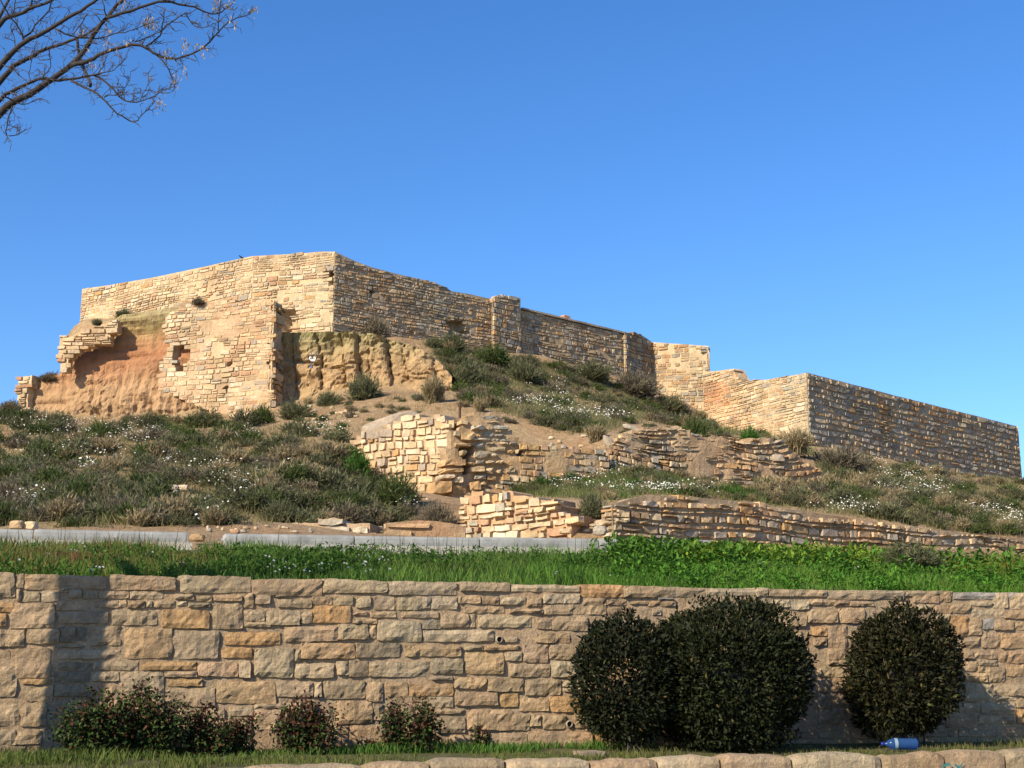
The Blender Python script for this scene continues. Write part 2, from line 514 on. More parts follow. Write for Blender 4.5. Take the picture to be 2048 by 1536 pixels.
# ground level along each of them: (line, foot points, top points, how far back the upper ground starts)
FOOT = [
 (plG, [(705, 895), (720, 912), (740, 932), (770, 952), (800, 970), (830, 984), (856, 990), (890, 994)], [(700, 880), (745, 858), (800, 834), (850, 828), (890, 828)], 0.9),
 (plI, [(905, 998), (940, 996), (980, 988), (1020, 978), (1070, 970), (1130, 960), (1180, 952), (1214, 946)], [(915, 850), (960, 826), (1000, 828), (1020, 850), (1050, 865), (1100, 880), (1150, 888), (1210, 896)], 1.0),
 (plJ, [(1215, 926), (1260, 938), (1330, 952), (1400, 962), (1480, 972), (1540, 974), (1590, 964), (1640, 965)], [(1215, 892), (1250, 866), (1300, 851), (1360, 853), (1420, 870), (1480, 868), (1560, 878), (1600, 912), (1640, 938)], 1.0),
 (plK, [(928, 1080), (980, 1082), (1040, 1082), (1100, 1080), (1150, 1076)], [(930, 990), (990, 985), (1045, 988), (1100, 1000), (1140, 1028)], 0.9),
 (plM, [(1230, 1084), (1300, 1085), (1400, 1086), (1500, 1086), (1600, 1087), (1700, 1088), (1800, 1089), (1920, 1091), (2048, 1095)], [(1230, 1008), (1290, 990), (1370, 990), (1440, 997), (1560, 1014), (1700, 1034), (1800, 1049), (2048, 1076)], 0.8),
 (plL, [(330, 838), (400, 838), (470, 836), (540, 826)], [], 0),
 (plA1, [], [(170, 660), (250, 640), (330, 625), (400, 606), (500, 604)], -0.3), (plA2, [], [(565, 668), (660, 668)], -0.3),
 (plC1, [(690, 672), (760, 668), (830, 678), (900, 690), (980, 702)], [], 0), (plC3, [(1050, 706), (1150, 732), (1240, 758)], [], 0), (plC5, [(1310, 778), (1370, 800), (1410, 826)], [], 0),
 (plB1, [(1410, 836), (1450, 860), (1520, 872), (1600, 884)], [], 0), (plB2, [(1625, 888), (1700, 903), (1800, 925), (1900, 945), (2030, 956)], [], 0),
 (plRC, [(45, 826), (130, 828), (220, 832), (330, 836)], [], 0), (plSC, [(570, 806), (620, 795), (680, 782), (740, 772), (800, 775), (860, 778), (900, 778)], [], 0),
 (plSC, [], [(565, 672), (640, 670), (720, 670), (790, 680), (840, 695)], 0.9),
]

# ------------------------------------------------------------------ ground sheet and terrain
mb = MB(); mb.add([(-2500, -1500, 0), (2500, -1500, 0), (2500, 3500, 0), (-2500, 3500, 0)], [(0, 1, 2, 3)])
tag(mb.build("ground", M['ground']), kind="structure")

# the retaining wall's face line: all the near terraces run parallel to it
RW = Plane((0, 1330, 15.5), (2048, 1330, 19.14))
RW_TOP = 2.81; BED_Z = 0.83
def q_of(x, y):      # distance behind the wall face
    return -((x - RW.O.x) * RW.N.x + (y - RW.O.y) * RW.N.y)
def along(s, q, z):
    return RW.w(s, z, -q)

TP = [  # (px, py, Y) points of the visible hill
 (-400,1050,28),(0,1050,27.5),(200,1052,27.5),(400,1060,28),(560,1060,29),(700,1064,29.5),(850,1068,30),(1000,1074,32),(1250,1074,33),(1500,1080,34.5),(1800,1080,38),(2048,1082,40),(2400,1090,44),
 (-400,960,40),(0,940,40),(0,880,50),(0,822,60),(-300,830,60),(150,990,34),(300,1000,33),(150,900,46),(300,930,42),(300,880,50),(170,845,58),(300,838,60.5),(420,835,61),(500,838,60.5),(450,960,38),(480,900,47),(600,960,38),(600,900,46),(620,855,53),(580,830,58.5),(560,806,62),(620,793,62.3),(660,812,58.5),(700,780,61.5),
 (700,1000,34),(800,1010,34),(880,1045,32),(690,900,44),(740,945,40.5),(820,985,39.5),(880,1000,38.5),(660,862,50),(700,868,48.5),(760,838,49),(830,822,47.5),(890,826,46),(760,800,56),(850,805,54),(850,772,61),(930,790,58),(940,755,62.5),
 (930,830,46),(960,822,47),(1000,826,48.5),(1060,845,49),(1100,862,49.5),(1150,870,50),(1200,878,50),(1000,800,54),(1100,815,56),(1200,835,57),
 (560,690,66.5),(700,668,67.5),(800,680,68.5),(760,664,70),(850,682,70.5),(900,690,71.8),(1000,702,73),(1100,722,75),(1200,748,77),(1250,762,77.6),(1330,785,79),(1400,812,77),
 (900,730,66),(1000,740,67),(1100,765,68),(1200,785,70),(1300,805,72),(1350,835,68),(1250,830,62),(1300,846,56),(1420,862,60),(1480,868,60),(1560,880,60),(1615,888,65.2),(1408,842,72.6),
 (1240,866,50.5),(1300,850,52),(1360,853,53),(1420,866,53.5),(1500,863,55),(1560,878,56),(1600,905,56),(1650,930,55),
 (930,985,41),(1000,982,42),(1080,975,44),(1150,962,45.5),(1215,945,47),(1320,955,48.3),(1420,972,49.3),(1500,980,50.2),(1640,975,51),(1000,990,37),(1100,990,38),(1200,1000,38),(1290,990,36),(1440,998,38),(1560,1013,40),(1700,1033,42),(1800,1048,43.5),(2048,1072,47),(1180,1030,35.5),
 (1700,950,55),(1800,970,54),(1750,1000,48),(1900,1020,50),(1900,960,66),(1700,906,66.5),(1800,926,70),(2048,958,79),(2048,1000,66),(2048,1040,56),(2300,1000,80),(2300,1070,60),
]
pts = [tuple(P(*t)) for t in TP]
for s_ in range(-14, 40, 3):
    pts.append(along(s_, 7.6, 3.72)); pts.append(along(s_, 5.0, 2.9)); pts.append(along(s_, 3.0, 2.2))
# levels behind the fortress walls and the far skirts of the hill
for px_, Y_, z_ in [(40,71,12.6),(90,71,13.2),(60,78,11.5),(125,73,14.0),(130,80,13.0),(185,82,17),(300,76,19),(450,74,19.5),(640,72,19.5),(640,90,19),(900,85,18.5),(1100,90,17.5),(1300,95,17),(1480,85,14.5),(1620,80,13.8),(1800,85,12.5),(2040,92,10.5),(1000,105,17),(300,100,17)]:
    p = P(px_, 700, Y_); pts.append((p.x, p.y, z_))
for xy in [(-60,40,5),(-70,70,5),(-80,30,2),(-60,100,5),(-20,140,5),(30,140,5),(80,120,3),(90,80,2),(70,40,2.5),(60,100,6),(45,60,8),(-45,60,11),(-35,45,8.5),(-45,85,11)]:
    pts.append(xy)
for pl, foot, tops_, bk_ in FOOT:
    for p in foot:
        a, z = pl.sz(*p)
        pts.append(pl.w(a, z - .12, .12)); pts.append(pl.w(a, z - .45, 1.6))
    for p in tops_:
        a, z = pl.sz(*p)
        pts.append(pl.w(a, z - .10, -bk_ - (.5 if bk_ > 0 else 0)));
        if bk_ > 0: pts.append(pl.w(a, z + .15, -bk_ - 1.8))
        else: pts.append(pl.w(a, z - .06, -bk_ + .8))
pts = np.array(pts, float)
# points of the open slope that lie too close to a wall line give way to the wall's own levels
nT = len(TP); keep = np.ones(len(pts), bool)
wp = pts[-sum(2 * len(f[1]) + 2 * len(f[2]) for f in FOOT):]
for i in range(nT):
    if np.min(np.hypot(wp[:, 0] - pts[i, 0], wp[:, 1] - pts[i, 1])) < 2.2: keep[i] = False
pts = pts[keep]
Kd = np.sqrt(((pts[:, None, :2] - pts[None, :, :2]) ** 2).sum(-1))
n = len(pts)
A = np.zeros((n + 3, n + 3)); A[:n, :n] = Kd + np.eye(n) * -0.03
A[:n, n] = 1; A[n, :n] = 1; A[:n, n + 1:n + 3] = pts[:, :2]; A[n + 1:n + 3, :n] = pts[:, :2].T
coef = np.linalg.solve(A, np.concatenate([pts[:, 2], np.zeros(3)]))
def hill_raw(x, y):
    x = np.asarray(x, float).ravel(); y = np.asarray(y, float).ravel()
    out = np.empty(len(x))
    for k in range(0, len(x), 20000):
        xx = x[k:k + 20000]; yy = y[k:k + 20000]
        r = np.sqrt((xx[:, None] - pts[None, :, 0]) ** 2 + (yy[:, None] - pts[None, :, 1]) ** 2)
        out[k:k + 20000] = r @ coef[:n] + coef[n] + coef[n + 1] * xx + coef[n + 2] * yy
    return out
GX = np.concatenate([np.arange(-80, -34, 2.0), np.arange(-34, 42, 0.33), np.arange(42, 92, 2.0)])
GY = np.concatenate([np.arange(19, 86, 0.33), np.arange(86, 145, 2.0)])
XX, YY = np.meshgrid(GX, GY)
ZZ = hill_raw(XX, YY).reshape(XX.shape)
qq = -((XX - RW.O.x) * RW.N.x + (YY - RW.O.y) * RW.N.y)
amp = np.clip((qq - 8) / 6, 0, 1)
dw = np.full(XX.shape, 99.0)
for w_ in wp: dw = np.minimum(dw, (XX - w_[0]) ** 2 + (YY - w_[1]) ** 2)
amp = amp * (0.25 + 0.75 * np.clip((np.sqrt(dw) - .6) / 2.0, 0, 1))
ZZ = ZZ + amp * (fbm(XX * 0.45, YY * 0.45, 3, 4) * 0.22 + fbm(XX * 1.7, YY * 1.7, 9, 3) * 0.10)
ZZ = np.maximum(ZZ, -0.6)  # (far skirts)
def hz(x, y):
    i = np.clip(np.searchsorted(GX, x) - 1, 0, len(GX) - 2); j = np.clip(np.searchsorted(GY, y) - 1, 0, len(GY) - 2)
    fx = np.clip((x - GX[i]) / (GX[i + 1] - GX[i]), 0, 1); fy = np.clip((y - GY[j]) / (GY[j + 1] - GY[j]), 0, 1)
    return (ZZ[j, i] * (1 - fx) + ZZ[j, i + 1] * fx) * (1 - fy) + (ZZ[j + 1, i] * (1 - fx) + ZZ[j + 1, i + 1] * fx) * fy
_HY = np.arange(25.0, 110.0, 0.2)
def hit(px, py):
    """where the sight line through a point of the picture meets the hill"""
    d = ray(px, py)
    t = _HY / d[1]; x = d[0] * t; z = EYE + d[2] * t
    w = np.nonzero(hz(x, _HY) >= z)[0]
    if not len(w): return None
    k = w[0]
    return Vector((float(x[k]), float(_HY[k]), float(hz(x[k], _HY[k]))))
ny_, nx_ = XX.shape
V = np.stack([XX.ravel(), YY.ravel(), ZZ.ravel()], 1)
I = (np.arange(ny_ - 1)[:, None] * nx_ + np.arange(nx_ - 1)[None, :]).ravel()
T = np.concatenate([np.stack([I, I + 1, I + nx_ + 1], 1), np.stack([I, I + nx_ + 1, I + nx_], 1)])
# leave out the part in front of the bank, which has its own sheet
cx = V[T].mean(1)
T = T[(-((cx[:, 0] - RW.O.x) * RW.N.x + (cx[:, 1] - RW.O.y) * RW.N.y)) > 2.0]
tag(link("hillside", np_mesh("hillside", V, T, np.ones((len(T), 3)), M['soil'], True)), kind="structure")

def bank_z(q):
    return np.interp(q, [0, 0.5, 2.5, 5.2, 6.2, 9.0], [2.70, 2.74, 3.05, 3.52, 3.66, 3.70])
mb = MB()
SS = np.arange(-14, 40, 0.4); QS = np.concatenate([np.arange(0.12, 9.2, 0.3)])
vv = []
for q in QS:
    for s_ in SS:
        vv.append(along(s_, q, float(bank_z(q)) + (0.05 * float(fbm(s_ * 0.8, q * 0.8, 5, 3)) if q > 0.6 else 0)))
ff = []
for j in range(len(QS) - 1):
    for i in range(len(SS) - 1):
        k = j * len(SS) + i
        ff.append((k, k + 1, k + len(SS) + 1, k + len(SS)))
mb.add(vv, ff)
tag(mb.build("grass_bank", M['bank_soil'], smooth=True), kind="structure")
def bed_z(q):          # planting bed between the two walls, q negative
    return BED_Z - 0.03 + 0.06 * (q + 2.8) / 2.8
mb = MB(); vv = []; ff = []
QS = np.linspace(-2.75, 0.02, 10)
for q in QS:
    for s_ in SS:
        vv.append(along(s_, q, bed_z(q) + 0.03 * float(fbm(s_ * 1.5, q * 1.5, 8, 3))))
for j in range(len(QS) - 1):
    for i in range(len(SS) - 1):
        k = j * len(SS) + i
        ff.append((k, k + 1, k + len(SS) + 1, k + len(SS)))
mb.add(vv, ff)
tag(mb.build("planting_bed", M['bank_soil'], smooth=True), kind="structure")

# ------------------------------------------------------------------ the retaining wall in front, stone by stone
TONE = dict(t=(0.42, 0.31, 0.19), g=(0.40, 0.315, 0.20), o=(0.47, 0.30, 0.145), p=(0.48, 0.385, 0.25), k=(0.28, 0.225, 0.15), r=(0.42, 0.295, 0.18), b=(0.37, 0.34, 0.30), l=(0.47, 0.33, 0.185))
Z1 = """0,70,115,255,p 122,80,178,178,g 125,182,158,272,g 182,80,805,182,t 835,88,1330,192,t 1360,98,1900,212,g
168,200,300,275,g 318,195,445,275,p 455,160,520,210,g 520,185,620,250,g 625,195,740,255,g 750,198,975,255,t 985,200,1230,258,p 1325,218,1465,262,t 1490,232,1600,280,t 1615,225,1825,275,t 1845,215,1915,325,g 1925,222,2043,295,g
0,285,105,355,o 0,362,48,465,o 80,290,415,475,t 425,265,672,345,t 710,270,895,325,t 900,262,955,322,t 968,272,1095,325,t 1110,275,1150,320,p 1160,270,1325,320,t 1340,275,1415,310,p 1425,285,1590,320,g 1605,295,1830,485,g
440,352,815,442,g 855,345,1190,455,g 1225,338,1575,480,o 1845,345,2005,425,p 1850,430,2043,470,g
0,488,185,615,t 205,478,450,598,t 455,465,570,590,k 580,470,650,580,k 680,465,915,612,t 945,480,1300,705,l 1305,500,1655,705,g 1700,505,2115,600,o
0,645,75,720,t 95,625,385,855,r 415,605,640,630,g 430,640,915,715,g 1675,625,1905,705,o 1915,635,2215,850,p 445,735,690,800,k 700,730,1050,795,g 1075,735,1490,795,o 1495,740,1800,845,r 1810,725,1890,855,p
410,805,680,890,k 690,805,900,880,p 905,805,1235,985,g 1245,805,1490,850,t 1265,862,1530,920,o 0,770,130,1000,t 170,860,390,905,o 195,910,400,1035,t 410,900,650,1000,k 1250,930,1630,1075,t 1640,880,2085,1050,l
0,1045,145,1215,t 150,1045,355,1225,t 0,1240,120,1360,g 120,1245,310,1355,t 365,1100,440,1250,g 780,900,880,1000,t 1735,1065,1910,1140,g 1920,1090,2120,1250,t 220,1365,400,1440,r 0,1370,200,1450,t
450,1010,640,1120,g 660,1020,900,1130,t 910,1000,1240,1120,t 450,1130,700,1240,t 720,1140,1000,1260,g 1010,1130,1300,1260,t 1310,1085,1700,1160,g 1310,1170,1720,1290,t 450,1250,800,1400,t 810,1270,1200,1420,r 1210,1270,1500,1430,t 1510,1300,1900,1440,t 1730,1150,1900,1290,g"""
Z2 = """25,105,540,230,t 550,115,1035,215,p 1045,115,1565,225,p 1590,130,1965,200,g
195,225,270,245,g 215,262,465,325,g 470,240,620,300,t 635,238,775,305,g 805,235,910,320,p 935,240,1095,335,g 1120,245,1295,340,g 1300,240,1365,330,g 1375,235,1560,335,p 1575,235,1600,290,t 1605,225,1740,290,t 1755,235,1880,300,t
0,345,110,425,p 120,340,375,455,p 380,350,465,440,g 470,312,760,435,o 780,350,880,380,t 910,350,1100,395,t 1145,352,1420,402,t 1620,315,1925,365,t 1445,368,1650,475,t 1655,370,1700,470,g 1730,385,2130,470,p 780,405,955,445,t
265,460,660,580,t 665,450,895,560,g 960,425,1290,580,p 1305,418,1440,490,k 900,455,950,560,t
1310,495,1835,580,p 1930,545,2020,585,p 385,590,790,712,l 800,595,1125,700,k 1170,610,1590,695,l 1625,605,1760,645,g 1770,605,2025,645,l 345,740,625,855,p 655,730,745,835,p 750,720,890,850,k 895,735,1355,850,g 1370,705,1605,818,g 1625,660,1915,825,l 1930,655,2055,725,p 335,640,380,730,g
1365,840,1525,870,g 1545,850,1785,935,l 1795,855,2060,955,t 200,880,475,1005,g 485,885,540,1000,p 550,880,870,1015,g 878,880,1000,1030,t 1025,885,1195,1025,l 1205,895,1535,995,o 30,1050,290,1090,g 300,1040,500,1150,g 650,1025,925,1200,t 932,1050,1010,1170,g 1320,1000,1535,1075,g
1550,960,1870,1065,r 1380,1090,1620,1125,t 1400,1140,1630,1270,g 1645,1095,1980,1250,r 570,1215,740,1280,t 750,1215,1030,1370,r 590,1290,740,1380,r 1040,1200,1390,1330,t 1080,1340,1500,1440,r 1510,1280,1800,1385,r"""
Z3 = """85,130,595,205,p 605,135,920,245,o 930,140,1550,245,t 1555,150,1975,235,p
0,245,190,300,p 205,240,305,320,t 325,220,600,290,p 625,245,800,305,t 810,265,955,305,t 985,270,1110,298,t 1120,272,1320,312,l 1195,248,1300,266,b 70,335,320,365,t 330,300,610,375,t 615,310,800,375,t 805,320,1000,380,t 1150,335,1210,380,p
275,400,385,485,t 390,395,660,495,t 270,515,525,590,l 175,605,360,740,r 370,605,570,715,t 75,750,370,845,t 385,725,620,845,p 185,870,455,985,t 470,870,600,920,g 480,930,610,960,p 0,970,135,1075,o 145,1005,365,1110,l 375,995,605,1110,o 610,1000,760,1090,t
85,1130,220,1250,t 225,1135,305,1220,t 325,1135,490,1240,t 555,1105,720,1230,t 210,1260,690,1380,r 0,1270,200,1390,r 700,1250,800,1350,o"""
Z4 = """0,155,95,240,p 105,160,545,240,t 555,160,1125,262,p 1135,170,1495,240,g 1505,180,2043,258,b
0,262,265,320,p 270,262,410,335,p 425,262,605,305,t 610,265,720,310,t 725,275,900,310,t 1200,258,1390,292,t 1400,250,1480,285,t 1240,300,1330,340,p 1350,300,1470,365,t 1475,295,1625,368,t 1635,275,1785,310,p 1800,262,1915,325,p 1925,275,2043,335,p 1640,325,1885,398,p 1890,340,2043,405,t
400,335,630,440,t 640,325,830,440,t 1345,375,1460,430,p 1360,440,1480,510,t 1485,385,1620,535,o 1625,400,1710,530,t 1725,405,1805,485,b 1810,420,1950,490,t 1960,430,2043,495,t 440,470,545,535,o 555,460,700,710,t 450,545,540,610,t 560,720,690,755,t
1560,550,1705,632,t 1715,515,1855,632,t 1860,515,2020,632,l 1590,650,1660,710,t 1665,650,1835,712,t 1840,650,1910,740,r 1915,650,2043,745,r 1700,720,1835,760,g 1590,725,1690,800,t 1695,765,1745,810,t 1755,770,1890,890,t 1910,755,2030,840,l 1590,815,1750,885,l
1590,900,1800,1035,g 1815,905,2043,985,g 1830,990,1980,1025,p 1500,1040,1705,1110,t 1715,1040,1975,1125,p 1985,1090,2043,1200,o 1985,1020,2043,1075,g 1450,1115,1690,1230,t 1700,1140,1890,1200,t 1895,1150,1975,1200,t 1520,945,1580,1010,t 480,770,690,850,g 480,860,690,960,t 480,970,690,1080,g 480,1090,690,1200,g"""
traced = []
for zt, ox in ((Z1, 0), (Z2, 500), (Z3, 1000), (Z4, 1508)):
    for tok in zt.split():
        a = tok.split(',')
        x0, y0, x1, y1 = [float(k) * 540 / 2043 for k in a[:4]]
        traced.append((x0 + ox, y0 + 1130, x1 + ox, y1 + 1130, a[4]))
root = empty("retaining_wall", RW.w(12, BED_Z, 0), "long tan sandstone retaining wall of rough hewn blocks holding up the green bank", "wall")
R = random.Random(5)
stones = []; avoid = []
for (x0, y0, x1, y1, t) in traced:
    x0 -= 1.8; x1 += 1.8; y0 -= 1.4; y1 += 1.4
    if x1 > 2040: x1 = 2090
    if x0 < 2 and y0 > 0: x0 = -40
    q = [RW.sz(x0, y1), RW.sz(x1, y1), RW.sz(x1, y0), RW.sz(x0, y0)]
    coping = y0 - (1150 + 0.0195 * (x0 + x1) / 2) < 12
    if coping:
        q[2] = (q[2][0], RW_TOP + R.uniform(-0.015, 0.015)); q[3] = (q[3][0], RW_TOP + R.uniform(-0.015, 0.015))
    w = q[1][0] - q[0][0]; h = q[3][1] - q[0][1]
    k = 0.05 * min(w, h)
    g = 0.004
    q = [(a + R.uniform(-k, k), b + R.uniform(-k, k) * (0.3 if coping and i > 1 else 1)) for i, (a, b) in enumerate(q)]
    s0, s1 = min(p[0] for p in q), max(p[0] for p in q); z0, z1 = min(p[1] for p in q), max(p[1] for p in q)
    avoid.append((s0, s1, z0, z1))
    nx = max(2, min(11, int(w / 0.05))); ny = max(2, min(6, int(h / 0.045)))
    V, Fc = stone_piece(RW, q, R.uniform(0.026, 0.048), 0.28 if coping else 0.05, 0.010, 0.005, R, nx, ny, 0.04, 0.026, 6.0, 0.07)
    stones.append(((x1 - x0) * (y1 - y0), V, Fc, jit(TONE[t], 0.10, R)))
core = MB()
RWT = [(-520, 1150 - 10), (2560, 1150)]
sA, sB = -3.2, 21.5
topz = RW_TOP - 0.03
def sz_px(s_, z): return RW.px(s_, z)
wtop = [sz_px(sA, topz), sz_px(sB, topz)]; wbot = [sz_px(sA, BED_Z - 0.1), sz_px(sB, BED_Z - 0.1)]
core_mesh(core, RW, wtop, wbot, None, (), 0.16, 0.35, (0.41, 0.31, 0.20), 0.02, 3, 0.022)
fillp = [(TONE['t'], 3), (TONE['g'], 2), (TONE['r'], 1.2), (TONE['l'], 0.8), (TONE['p'], 0.8)]
fs = stones_for(RW, wtop, wbot, None, (), (0.13, 0.24), (0.22, 0.62), fillp, 0.03, (0.012, 0.03), 0, 21, avoid, 0.05, 0.015, 0.2, 0.008, 0.015, 0.06)
finish_wall(root, core, stones + [(a * 0.2, b, c, d) for a, b, c, d in fs], M['wall_stone'], M['mortar'], 300)
# two drain holes
def ring_pipe(parent, pl, px, py, r):
    s_, z = pl.sz(px, py)
    mb = MB(); V = []; n_ = 14
    prof = [(r * 1.28, -0.02), (r * 1.25, 0.045), (r, 0.05), (r * 0.96, -0.008)]
    for rr, nn in prof:
        for k in range(n_):
            a = 2 * math.pi * k / n_
            V.append(pl.w(s_ + rr * math.cos(a), z + rr * math.sin(a), nn))
    Fc = []
    for j in range(3):
        for k in range(n_):
            Fc.append((j * n_ + k, j * n_ + (k + 1) % n_, (j + 1) * n_ + (k + 1) % n_, (j + 1) * n_ + k))
    mb.add(V, Fc)
    o = mb.build("drain_pipe", M['pipe'], parent)
    mb = MB()
    V = [pl.w(s_ + r * math.cos(2 * math.pi * k / n_), z + r * math.sin(2 * math.pi * k / n_), 0.046) for k in range(n_)]
    mb2 = MB(); mb2.add([pl.w(s_ + r * 0.99 * math.cos(2 * math.pi * k / n_), z + r * 0.99 * math.sin(2 * math.pi * k / n_), 0.0215) for k in range(n_)], [tuple(range(n_))])
    mb2.build("drain_opening_shade", M['black'], o)  # black disc, the pipe's inner shade put in as colour
ring_pipe(root, RW, 997, 1279, 0.034)
ring_pipe(root, RW, 1137, 1448, 0.034)

# ------------------------------------------------------------------ low wall at the bottom of the picture
LQ = -2.85
LWo = RW.w(0, 0, -LQ)
class Shift(Plane):
    def __init__(s, base, q):
        s.O = Vector(base.w(0, 0, -q)); s.O.z = 0; s.D = base.D; s.N = base.N; s.L = base.L
LW = Shift(RW, LQ)
root = empty("low_wall", LW.w(10, 0, 0), "low front wall of big pale sandstone blocks edging the planting bed", "wall")
core = MB()
V = []
for s_ in (-3.0, 20.5):
    for (nn, z) in ((-0.02, 0.0), (-0.02, 0.70), (-0.30, 0.70), (-0.30, 0.0)):
        V.append(LW.w(s_, z, nn))
core.add(V, [(0, 4, 5, 1), (1, 5, 6, 2), (2, 6, 7, 3)], (0.36, 0.28, 0.18))
stones = []
R = random.Random(9)
jx = [-150, 20, 190, 330, 490, 728, 860, 1010, 1180, 1314, 1440, 1583, 1762, 1888, 2010, 2180, 2330]
tops = [1530] * 4 + [1533, 1524, 1519, 1519, 1519, 1512, 1509, 1508, 1509, 1501, 1500, 1499]
tn = "tgtpgtgptptpttgt"
for i in range(len(jx) - 1):
    xa, xb = jx[i], jx[i + 1]
    s0 = LW.sz(xa, 1520)[0] + 0.012; s1 = LW.sz(xb, 1520)[0] - 0.012
    zt = LW.sz((xa + xb) / 2, tops[i])[1]
    if i < 4: zt = 0.79
    w = s1 - s0
    # a block with a rough front and a lumpy top that runs back 0.3 m
    nx = max(5, int(w / 0.08)); prof = [(0.0, 0.34), (0.03, 0.37), (0.035, 0.50), (0.03, zt - 0.16), (0.035, zt - 0.07), (0.015, zt - 0.015), (-0.05, zt), (-0.16, zt + 0.005), (-0.27, zt - 0.01), (-0.31, zt - 0.06), (-0.31, 0.6)]
    V = []; Fc = []
    o1 = R.uniform(0, 50)
    for k in range(nx + 1):
        u = k / nx; a = s0 + w * u
        e = min(u, 1 - u) * w
        rd = 0.022 * max(0, 1 - e / 0.04) ** 2
        wav = 0.03 * mnoise.noise((a * 1.7 + o1, o1, 0)) + 0.02 * mnoise.noise((a * 6, o1, 3))
        for m_, (nn, z) in enumerate(prof):
            dz = (wav - rd) if z > zt - 0.2 else 0
            dn = 0.022 * mnoise.noise((a * 6 + o1, z * 7, 1)) - (rd if nn > 0 else 0)
            V.append(LW.w(a, z + dz + (0.008 * mnoise.noise((a * 9, nn * 9, o1)) if m_ > 4 else 0), nn + dn))
    np_ = len(prof)
    for k in range(nx):
        for m_ in range(np_ - 1):
            b = k * np_ + m_
            Fc.append((b, b + np_, b + np_ + 1, b + 1))
    Fc.append(tuple(range(np_)[::-1])); b = nx * np_
    Fc.append(tuple(range(b, b + np_)))
    stones.append((1000 - i, V, Fc, jit(TONE[tn[i % len(tn)]], 0.08, R)))
ltop = [LW.px(-3, 0.34), LW.px(20.5, 0.34)]; lbot = [LW.px(-3, 0.0), LW.px(20.5, 0.0)]
low = stones_for(LW, ltop, lbot, None, (), (0.16, 0.2), (0.3, 0.7), fillp, 0.03, (0.01, 0.03), 0, 31, (), 0.05, 0.0, 0.0, 0.008, 0.015)
finish_wall(root, core, stones + [(1, b, c, d) for a, b, c, d in low], M['wall_stone'], M['mortar'], 300)
# teal paint marks on the low wall's right end
mb = MB()
for (xa, ya, xb, yb, wd) in ((1878, 1532, 1893, 1527, .014), (1893, 1527, 1897, 1536, .014), (1903, 1529, 1912, 1534, .014), (1912, 1534, 1918, 1527, .012)):
    a = LW.sz(xa, ya); b = LW.sz(xb, yb)
    mb.add([LW.w(a[0], a[1] - wd, .062), LW.w(b[0], b[1] - wd, .062), LW.w(b[0], b[1] + wd, .062), LW.w(a[0], a[1] + wd, .062)], [(0, 1, 2, 3)])
mb.build("paint_mark", M['teal_paint'], root)

# ------------------------------------------------------------------ the fortress
CREAM = (0.64, 0.52, 0.335); PALE = (0.68, 0.585, 0.42); TAN = (0.53, 0.405, 0.245); OCH = (0.52, 0.34, 0.16); GRY = (0.42, 0.385, 0.31); DGR = (0.30, 0.27, 0.215); PNK = (0.50, 0.33, 0.205); BRN = (0.36, 0.25, 0.15)
LIT = [(CREAM, 4), (PALE, 2), (TAN, 2.5), (OCH, 0.5), (GRY, 0.8), (PNK, 0.6)]  # paler mix for sun-facing walls, sunlight put into the stone tones
DIM = [(TAN, 3), (GRY, 2.5), (DGR, 1.5), (CREAM, 1.2), (BRN, 1.2), (OCH, 0.5)]  # darker mix for faces the sun only grazes, shade put into the tones
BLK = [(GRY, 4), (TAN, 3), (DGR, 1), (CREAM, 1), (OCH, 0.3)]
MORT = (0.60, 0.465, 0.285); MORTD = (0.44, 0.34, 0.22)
def seg_wall(name, label, cat, segs, loc, smat='fort_stone', cmat='fort_mortar', limit=300):
    root = empty(name, loc, label, cat)
    core = MB(); st = []
    for i, g in enumerate(segs):
        pl = g['pl']
        core_mesh(core, pl, g['top'], g['bot'], g.get('mask'), g.get('holes', ()), g.get('step', 0.3), g.get('thick', 0.8), g.get('mort', MORT), g.get('dn', 0.05), 3 + i, 0, g.get('extra', 0.8))
        kw = {k: v for k, v in g.items() if k in ('rows', 'wid', 'pal', 'gap', 'proud', 'missing', 'wav', 'split', 'rough', 'bev', 'tilt', 'fill', 'avoid', 'amiss')}
        st += stones_for(pl, g['top'], g['bot'], g.get('mask'), g.get('holes', ()), seed=40 + 7 * i + len(label), **kw)
        st += g.get('extra_stones', [])
    finish_wall(root, core, st, M[smat], M[cmat], limit)
    return root

# upper enclosure, sunlit left face with its rounded end and the corner
holesA = [[(655,540),(668,535),(672,550),(668,566),(660,566)], [(563,625),(585,622),(588,640),(582,668),(566,668)], [(596,535),(611,540),(606,560),(600,560)]]
def amA(x, y, m):
    return m * (1.6 if (y > 560 and 380 < x < 660) else 0.5)
zA = plA1.sz(163, 578)[1]; _e = plA1.w(0.02, 0, 0); plA0 = Line((_e[0] + 0.25, _e[1] + 5.5), _e)
root_fort = seg_wall("fortress_wall", "sunlit cream rubble wall of the upper fortress, ending in the highest corner", "wall", [
    dict(pl=plA0, top=[('sz', 0, zA - 1.2), ('sz', 3.0, zA - .6), ('sz', plA0.L, zA)], bot=[('sz', 0, zA - 3.6), ('sz', plA0.L, zA - 3.4)], rows=(.18, .34), wid=(.4, 1.2), pal=LIT),
    dict(pl=plA1, top=[(163, 578), (230, 568), (300, 556), (400, 535), (470, 519), (505, 512)], bot=[(160, 690), (250, 660), (330, 640), (400, 622), (505, 622)], rows=(.09, .30), wid=(.16, .62), pal=LIT, missing=0.08, amiss=amA, split=.25, proud=(.003, .022)),
    dict(pl=plA2, top=[(505, 512), (560, 509), (600, 507), (640, 503), (668, 503)], bot=[(505, 622), (545, 622), (560, 680), (668, 684)], holes=holesA, rows=(.09, .30), wid=(.16, .62), pal=LIT, missing=0.14, amiss=amA, split=.25, proud=(.003, .02)),
], P(400, 640, 69))
